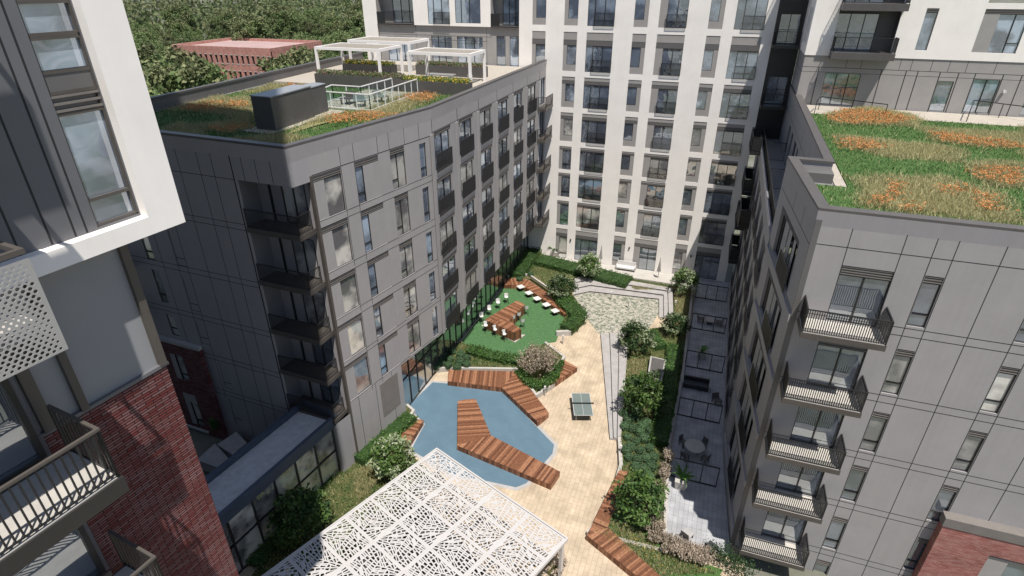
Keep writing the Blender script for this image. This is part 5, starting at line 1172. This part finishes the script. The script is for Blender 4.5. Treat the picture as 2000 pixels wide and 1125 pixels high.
# left roof
zl = 22.46
lawnL = rpix([(558, 288), (300, 262), (296, 215), (380, 195), (470, 172), (560, 152), (606, 160), (600, 178), (700, 182), (830, 178), (858, 186), (838, 198)], zl)
lawnL = [FF.p(-.6, 0, -.5).xy, FCc.p(LC, 0, -.45).xy, FDd.p(9.3, 0, -.45).xy, Vector((-39.6, 45.6)), Vector((-38.6, 25.3))]
mb = MB(); mb.prism(lawnL, 22.402, zl, 0); struct('roof_garden_soil', mb, ['lawn_roof'])
mb = MB(); g = random.Random(13); blades(mb, lawnL, 26000, .05, .16, .024, g, zl, 0, .7); stuff('roof_garden_grass', mb, ['grass_blade'], 'green grass on the left hand roof', 'grass')
patL = [[(335, 215), (420, 190), (490, 192), (495, 240), (420, 222)], [(470, 185), (530, 165), (600, 168), (600, 180), (520, 178)], [(560, 262), (640, 225), (760, 232), (840, 196), (858, 184), (790, 185), (700, 222), (620, 240)], [(380, 245), (470, 235), (500, 250), (440, 262)], [(310, 262), (350, 240), (400, 258), (390, 270)], [(430, 275), (540, 262), (600, 268), (560, 284)]]
mb = MB(); soil = MB()
for i, P in enumerate(patL):
    Q = rpix(P, zl); soil.prism(offset(Q, -.45), zl - .04, zl + .004 + .002 * i, 0); drift(mb, Q, int(area(Q) * 380), g, zl, .12, .28)
blades(mb, lawnL, 4200, .1, .24, .02, g, zl, 0, 1.0)
struct('roof_garden_meadow_soil', soil, ['meadow']); stuff('roof_garden_meadow', mb, ['meadow_blade'], 'tan meadow patches on the left hand roof', 'wild grass')
mb = MB()
for P in [[(345, 210), (400, 196), (480, 196), (485, 206), (400, 212)], [(640, 222), (720, 214), (780, 222), (700, 238), (650, 238)], [(780, 186), (830, 178), (858, 184), (838, 196), (800, 192)], [(560, 160), (600, 166), (598, 174), (560, 170)], [(400, 246), (470, 240), (490, 246), (430, 254)]]:
    Q = rpix(P, zl + .4); flowers(mb, Q, int(area(Q) * 36), g, zl)
stuff('roof_garden_flowers', mb, ['orange_flower'], 'orange wildflower drifts on the left hand roof', 'flowers')
mb = MB(); mb.prism([Vector((-28.6, 29.2)), Vector((-26.2, 29.1)), Vector((-25.9, 36.8)), Vector((-28.4, 36.9))], zl - .03, zl + .03, 0); mb.prism(rpix([(606, 168), (660, 232), (655, 212), (800, 178), (760, 158), (650, 172)], zl)[:0] or [Vector((-29.5, 37.2)), Vector((-23.4, 37.2)), Vector((-24.0, 45.2)), Vector((-29.5, 45.2))], zl - .03, zl + .05, 0); struct('roof_terrace_path', mb, ['light_deck'])
mech = thing('roof_plant_box', 'dark grey metal plant enclosure standing on the left roof', 'plant room', (-27.3, 33, zl)); 
q = [Vector((-26.5, 29.9)), Vector((-28.05, 29.95)), Vector((-28.15, 34.3)), Vector((-26.75, 34.25))]; q2 = [Vector((-26.95, 34.3)), Vector((-28.1, 34.35)), Vector((-28.1, 36.4)), Vector((-27.1, 36.35))]
m = MB(); m.prism(q, zl, 24.5, 0); m.prism(q2, zl, 24.35, 0); part('casing', m, ['mech_grey'], mech, Vector((0, 0, 0)), local=False)
m = MB(); m.prism(offset(q, .04), 24.5, 24.57, 0); m.prism(offset(q2, .03), 24.35, 24.41, 0); part('lid', m, ['mech_top'], mech, Vector((0, 0, 0)), local=False)
# glass balustrade of the roof terrace
gb = thing('glass_balustrade', 'white framed glass balustrade around the sunken roof lounge', 'balustrade', (-26, 40, zl)); m = MB(); gp = MB()
for P in ([(-28.6, 37.4), (-29.2, 40.0), (-26.6, 40.0), (-26.5, 44.6)], [(-28.6, 37.3), (-24.1, 37.2), (-24.3, 44.9)]):
    P = [Vector((*p, zl + .05)) for p in P]
    for p, q_ in zip(P, P[1:]):
        L_ = (q_ - p).length; n = max(1, round(L_ / 1.1)); m.bar(p + Vector((0, 0, 1.15)), q_ + Vector((0, 0, 1.15)), .08, .06); m.bar(p + Vector((0, 0, .06)), q_ + Vector((0, 0, .06)), .06, .06)
        for k in range(n + 1): c = p + (q_ - p) * (k / n); m.bar(c, c + Vector((0, 0, 1.15)), .05, .05)
        gp.poly([p + Vector((0, 0, .1)), q_ + Vector((0, 0, .1)), q_ + Vector((0, 0, 1.1)), p + Vector((0, 0, 1.1))])
part('frame', m, ['white_paint'], gb, Vector((0, 0, 0)), local=False)
gm, gnt, gbn = nodes_of('clear_glass'); tr = gnt.nodes.new("ShaderNodeBsdfTransparent"); tr.inputs[0].default_value = (.8, .9, .9, 1); gs = gnt.nodes.new("ShaderNodeBsdfGlossy"); gs.inputs["Roughness"].default_value = .03; gs.inputs["Color"].default_value = (.8, .9, 1, 1)
mxs = gnt.nodes.new("ShaderNodeMixShader"); mxs.inputs[0].default_value = .22; gnt.links.new(tr.outputs[0], mxs.inputs[1]); gnt.links.new(gs.outputs[0], mxs.inputs[2]); gnt.links.new(mxs.outputs[0], gnt.nodes["Material Output"].inputs[0])
part('glass_panel', gp, ['clear_glass'], gb, Vector((0, 0, 0)), local=False)
for k, (x_, y_, l) in enumerate([(-27.2, 39.0, 'dark wicker armchair inside the sunken roof lounge, nearest the dark plant enclosure'), (-25.8, 38.5, 'blue grey cushioned seat inside the sunken roof lounge, near its front rail'), (-25.2, 40.6, 'blue grey cushioned seat inside the sunken roof lounge, beside its right rail')]):
    o = chair('lounge_seat', l, 'chair', m1='bronze_light', m2='table_green' if k else 'bronze_light'); o.location = (x_, y_, zl + .05); o.scale = (1.8, 1.8, 1.0); o.rotation_euler = (0, 0, R(40 * k))
# raised planters of the roof terrace
zt = 22.5
mb = MB(); mb.prism([Vector((-41, 46.4)), Vector((-19.2, 46.4)), Vector((-19.2, 63.7)), Vector((-41.3, 63.7))], 22.4, zt, 0); struct('roof_terrace', mb, ['light_deck'])
def planter(lab, x0, x1, y0, y1, h, seed, fl='yellow_flower', n=420):
    t = thing('roof_planter', lab, 'planter', ((x0 + x1) / 2, y0, zt)); m = MB(); m.box(x0, x1, y0, y1, zt - .1, zt + h); part('trough', m, ['mech_grey'], t, Vector((0, 0, 0)), local=False)
    g = random.Random(seed); m = MB()
    for k in range(int((x1 - x0) * (y1 - y0) * n)):
        c = Vector((g.uniform(x0, x1), g.uniform(y0, y1), zt + h + g.uniform(0, .32))); leafq(m, c, .06, g, 0 if g.random() < .7 else 1)
    part('planting', m, ['hedge_leaf', fl], t, Vector((0, 0, 0)), local=False)
planter('long dark planter with pink flowers on the left of the roof terrace', -35.0, -26.2, 45.6, 46.6, 1.0, 1, 'pink_flower')
planter('dark planter with yellow flowers beside the right pergola on the roof terrace', -26.0, -19.9, 45.2, 46.3, .95, 2)
planter('dark planter with dark green shrubs under the left pergolas', -37.2, -31.6, 53.2, 54.4, .9, 3)
planter('dark planter with pink flowers behind the right pergola', -29.6, -22.2, 54.6, 55.6, .95, 4, 'pink_flower')
def pergola(lab, x0, x1, y0, y1, h):
    t = thing('roof_pergola', lab, 'pergola', ((x0 + x1) / 2, (y0 + y1) / 2, zt)); 
    m = MB(); m.box(x0 - .1, x1 + .1, y0 - .1, y0 + .1, zt + h - .25, zt + h); m.box(x0 - .1, x1 + .1, y1 - .1, y1 + .1, zt + h - .25, zt + h); m.box(x0 - .1, x0 + .1, y0 + .1, y1 - .1, zt + h - .25, zt + h); m.box(x1 - .1, x1 + .1, y0 + .1, y1 - .1, zt + h - .25, zt + h)
    part('frame', m, ['white_paint'], t, Vector((0, 0, 0)), local=False)
    m = MB(); n = int((x1 - x0) / .24)
    for k in range(n): x_ = x0 + .12 + (x1 - x0 - .24) * k / (n - 1); m.box(x_ - .06, x_ + .06, y0 + .1, y1 - .1, zt + h - .2, zt + h - .05)
    part('slats', m, ['light_deck'], t, Vector((0, 0, 0)), local=False)
    for x_ in (x0, x1):
        for y_ in (y0, y1): m = MB(); m.box(x_ - .11, x_ + .11, y_ - .11, y_ + .11, zt, zt + h - .25); part('post', m, ['white_paint'], t, Vector((0, 0, 0)), local=False)
pergola('white slatted roof pergola at the left edge of the roof terrace', -37.9, -31.0, 50.2, 54.4, 2.75)
pergola('white slatted roof pergola behind the left one, close to the white tower', -37.6, -30.6, 55.4, 59.6, 2.95)
pergola('white slatted roof pergola at the courtyard edge of the roof terrace', -27.5, -21.5, 49.6, 53.0, 2.75)
t = thing('roof_table', 'white dining table under the right roof pergola', 'table', (-25.0, 50.8, zt)); m = MB(); m.box(-1.3, 1.3, -.55, .55, .70, .76); part('tabletop', m, ['white_plastic'], t); m = MB(); [m.box(s * 1.0 - .05, s * 1.0 + .05, -.4, .4, 0, .7) for s in (-1, 1)]; part('base', m, ['white_paint'], t)
o = chair('roof_chair', 'white chair beside the right front post of the right roof pergola', 'chair', 'white_metal', 'white_plastic'); o.location = (-22.0, 50.4, zt)
# ================================================================== beyond the roof: brick offices and trees
zb_ = 13.0
bA, bB, bC, bD = at(335, 91, zb_), at(528, 99, zb_), at(575, 72, zb_), at(486, 69, zb_)
fd = (bB - bA); fl_ = fd.length; fa = math.degrees(math.atan2(fd.y, fd.x)); FO = Frame(bA.x, bA.y, fa)
dep = (bD - bA).length * .62
off = thing('brick_office', 'distant orange brick office block with rows of small arched windows and a pink flat roof', 'office building', (bA.x, bA.y, 0))
n = 19; stp = fl_ / n; ow = [(stp * (i + .28), stp * (i + .72), z, z + 2.3) for i in range(n) for z in (9.0, 4.6, .6)]
mb = wall_mb(0, fl_, -4, zb_ + .6, ow, .4); mb.box(0, fl_, .45, dep, -4, zb_ - .3, 0, skip=(2,)); mb.box(0, .4, .3, dep, zb_ - .3, zb_ + .6, 0); mb.box(fl_ - .4, fl_, .3, dep, zb_ - .3, zb_ + .6, 0); mb.box(.4, fl_ - .4, dep - .4, dep, zb_ - .3, zb_ + .6, 0); mb.box(.001, fl_ - .001, .01, .4, zb_ - .3, zb_ + .599, 0)
part('wall', mb, ['brick_orange', 'joint'], off, FO.p(0), FO.a, local=False)
m = MB(); m.box(.4, fl_ - .4, .4, dep - .4, zb_ - .28, zb_ - .2); part('roof', m, ['pink_roof'], off, FO.p(0), FO.a, local=False)
wm = None
for a, b, c, e in ow: window(off, FO, a, c, b - a, e - c, [(0, b - a, 0, e - c, 'g')], depth=.4, glass='joint', panel='concrete_light', trim=True)
FCR = [crown_mesh('crown', 7.4, 15, 80, 150, .31, ['leaf_far', 'leaf_far_olive'], 41), crown_mesh('crown', 6.0, 18, 72, 150, .30, ['leaf_far_olive', 'leaf_far'], 42), crown_mesh('crown', 8.4, 14, 92, 150, .32, ['leaf_far', 'leaf_far'], 43)]
FTR = trunk_mesh('trunk', 12, .35, 44)
g = random.Random(77); placed = []
oc = FO.p(fl_ / 2, 0, -dep / 2); k = 0; tries = 0
def clear(x_, y_):
    u = (Vector((x_, y_, 0)) - FO.o).dot(FO.d); v = -(Vector((x_, y_, 0)) - FO.o).dot(FO.n)
    return not (-4 < u < fl_ + 3 and -9 < v < dep + 5)
fix = [(352, 172, 0), (305, 180, 2), (318, 140, 1), (576, 128, 0), (610, 112, 2), (650, 98, 0), (668, 82, 2), (632, 86, 1), (385, 196, 1)]
for a, b, i in fix:
    p = at(a, b, 6.0); d = Vector((p.x, p.y, 0)).normalized(); p = Vector((p.x, p.y, 0))
    if not clear(p.x, p.y): continue
    placed.append((p.x, p.y)); s = .62 if a in (385, 576) else g.uniform(.75, .92); tree('broadleaf_tree', 'dense green broadleaf tree beside the brick offices beyond the roof parapet', 'tree', (p.x, p.y, -.4), FCR[i], FTR, s, g.uniform(0, 6), 'broadleaf trees beside the brick offices')
AZ0 = math.atan2(*at(352, 120, 8).xy); AZ1 = math.atan2(*at(560, 120, 8).xy)
while k < 170 and tries < 9000:
    tries += 1; az = R(g.uniform(-68, -24)); r_ = 85 + (g.random() ** 1.3) * 300; x_, y_ = math.sin(az) * r_, math.cos(az) * r_
    if not clear(x_, y_) or y_ < 66 or any((x_ - a) ** 2 + (y_ - b) ** 2 < (10.5 + r_ * .014) ** 2 for a, b in placed): continue
    u = (Vector((x_, y_, 0)) - FO.o).dot(FO.d); v = -(Vector((x_, y_, 0)) - FO.o).dot(FO.n)
    if v < 4 and AZ0 < math.atan2(x_, y_) < AZ1: continue
    placed.append((x_, y_)); s = g.uniform(.75, 1.3)
    tree('broadleaf_tree', 'green broadleaf tree in the wood behind the brick offices', 'tree', (x_, y_, -.4), FCR[k % 3], FTR, s, g.uniform(0, 6), 'broadleaf trees in the wood beyond the roofs'); k += 1
mb = MB()
for i in range(900):
    az = R(g.uniform(-75, -15)); r_ = g.uniform(390, 900); c = Vector((math.sin(az) * r_, math.cos(az) * r_, 0))
    for q_ in range(34): leafq(mb, c + Vector((g.gauss(0, 4.5), g.gauss(0, 4.5), g.uniform(2, 13))), 1.5, g, i % 2)
stuff('far_wood', mb, ['leaf_far', 'leaf_far_olive'], 'far wooded horizon behind the broadleaf trees', 'wood')
for k, (az, r_, rz_) in enumerate([(-52, 300, 20), (-38, 330, 50), (-31, 300, -15), (-44, 350, 10)]):
    p = Vector((math.sin(R(az)) * r_, math.cos(R(az)) * r_, -.4)); h_ = thing('house', 'pale walled house with a grey gabled roof half hidden among the trees', 'house', p, R(rz_), 'houses among the trees'); m = MB(); m.box(-6, 6, -4, 4, 0, 9); part('wall', m, ['concrete'], h_)
    m = MB(); m.poly([(-6.4, -4.4, 8.8), (6.4, -4.4, 8.8), (6.4, 0, 12), (-6.4, 0, 12)]); m.poly([(6.4, 4.4, 8.8), (-6.4, 4.4, 8.8), (-6.4, 0, 12), (6.4, 0, 12)]); m.poly([(-6, -4, 9), (-6, 0, 11.8), (-6, 4, 9)]); m.poly([(6, -4, 9), (6, 4, 9), (6, 0, 11.8)]); part('roof', m, ['membrane'], h_)
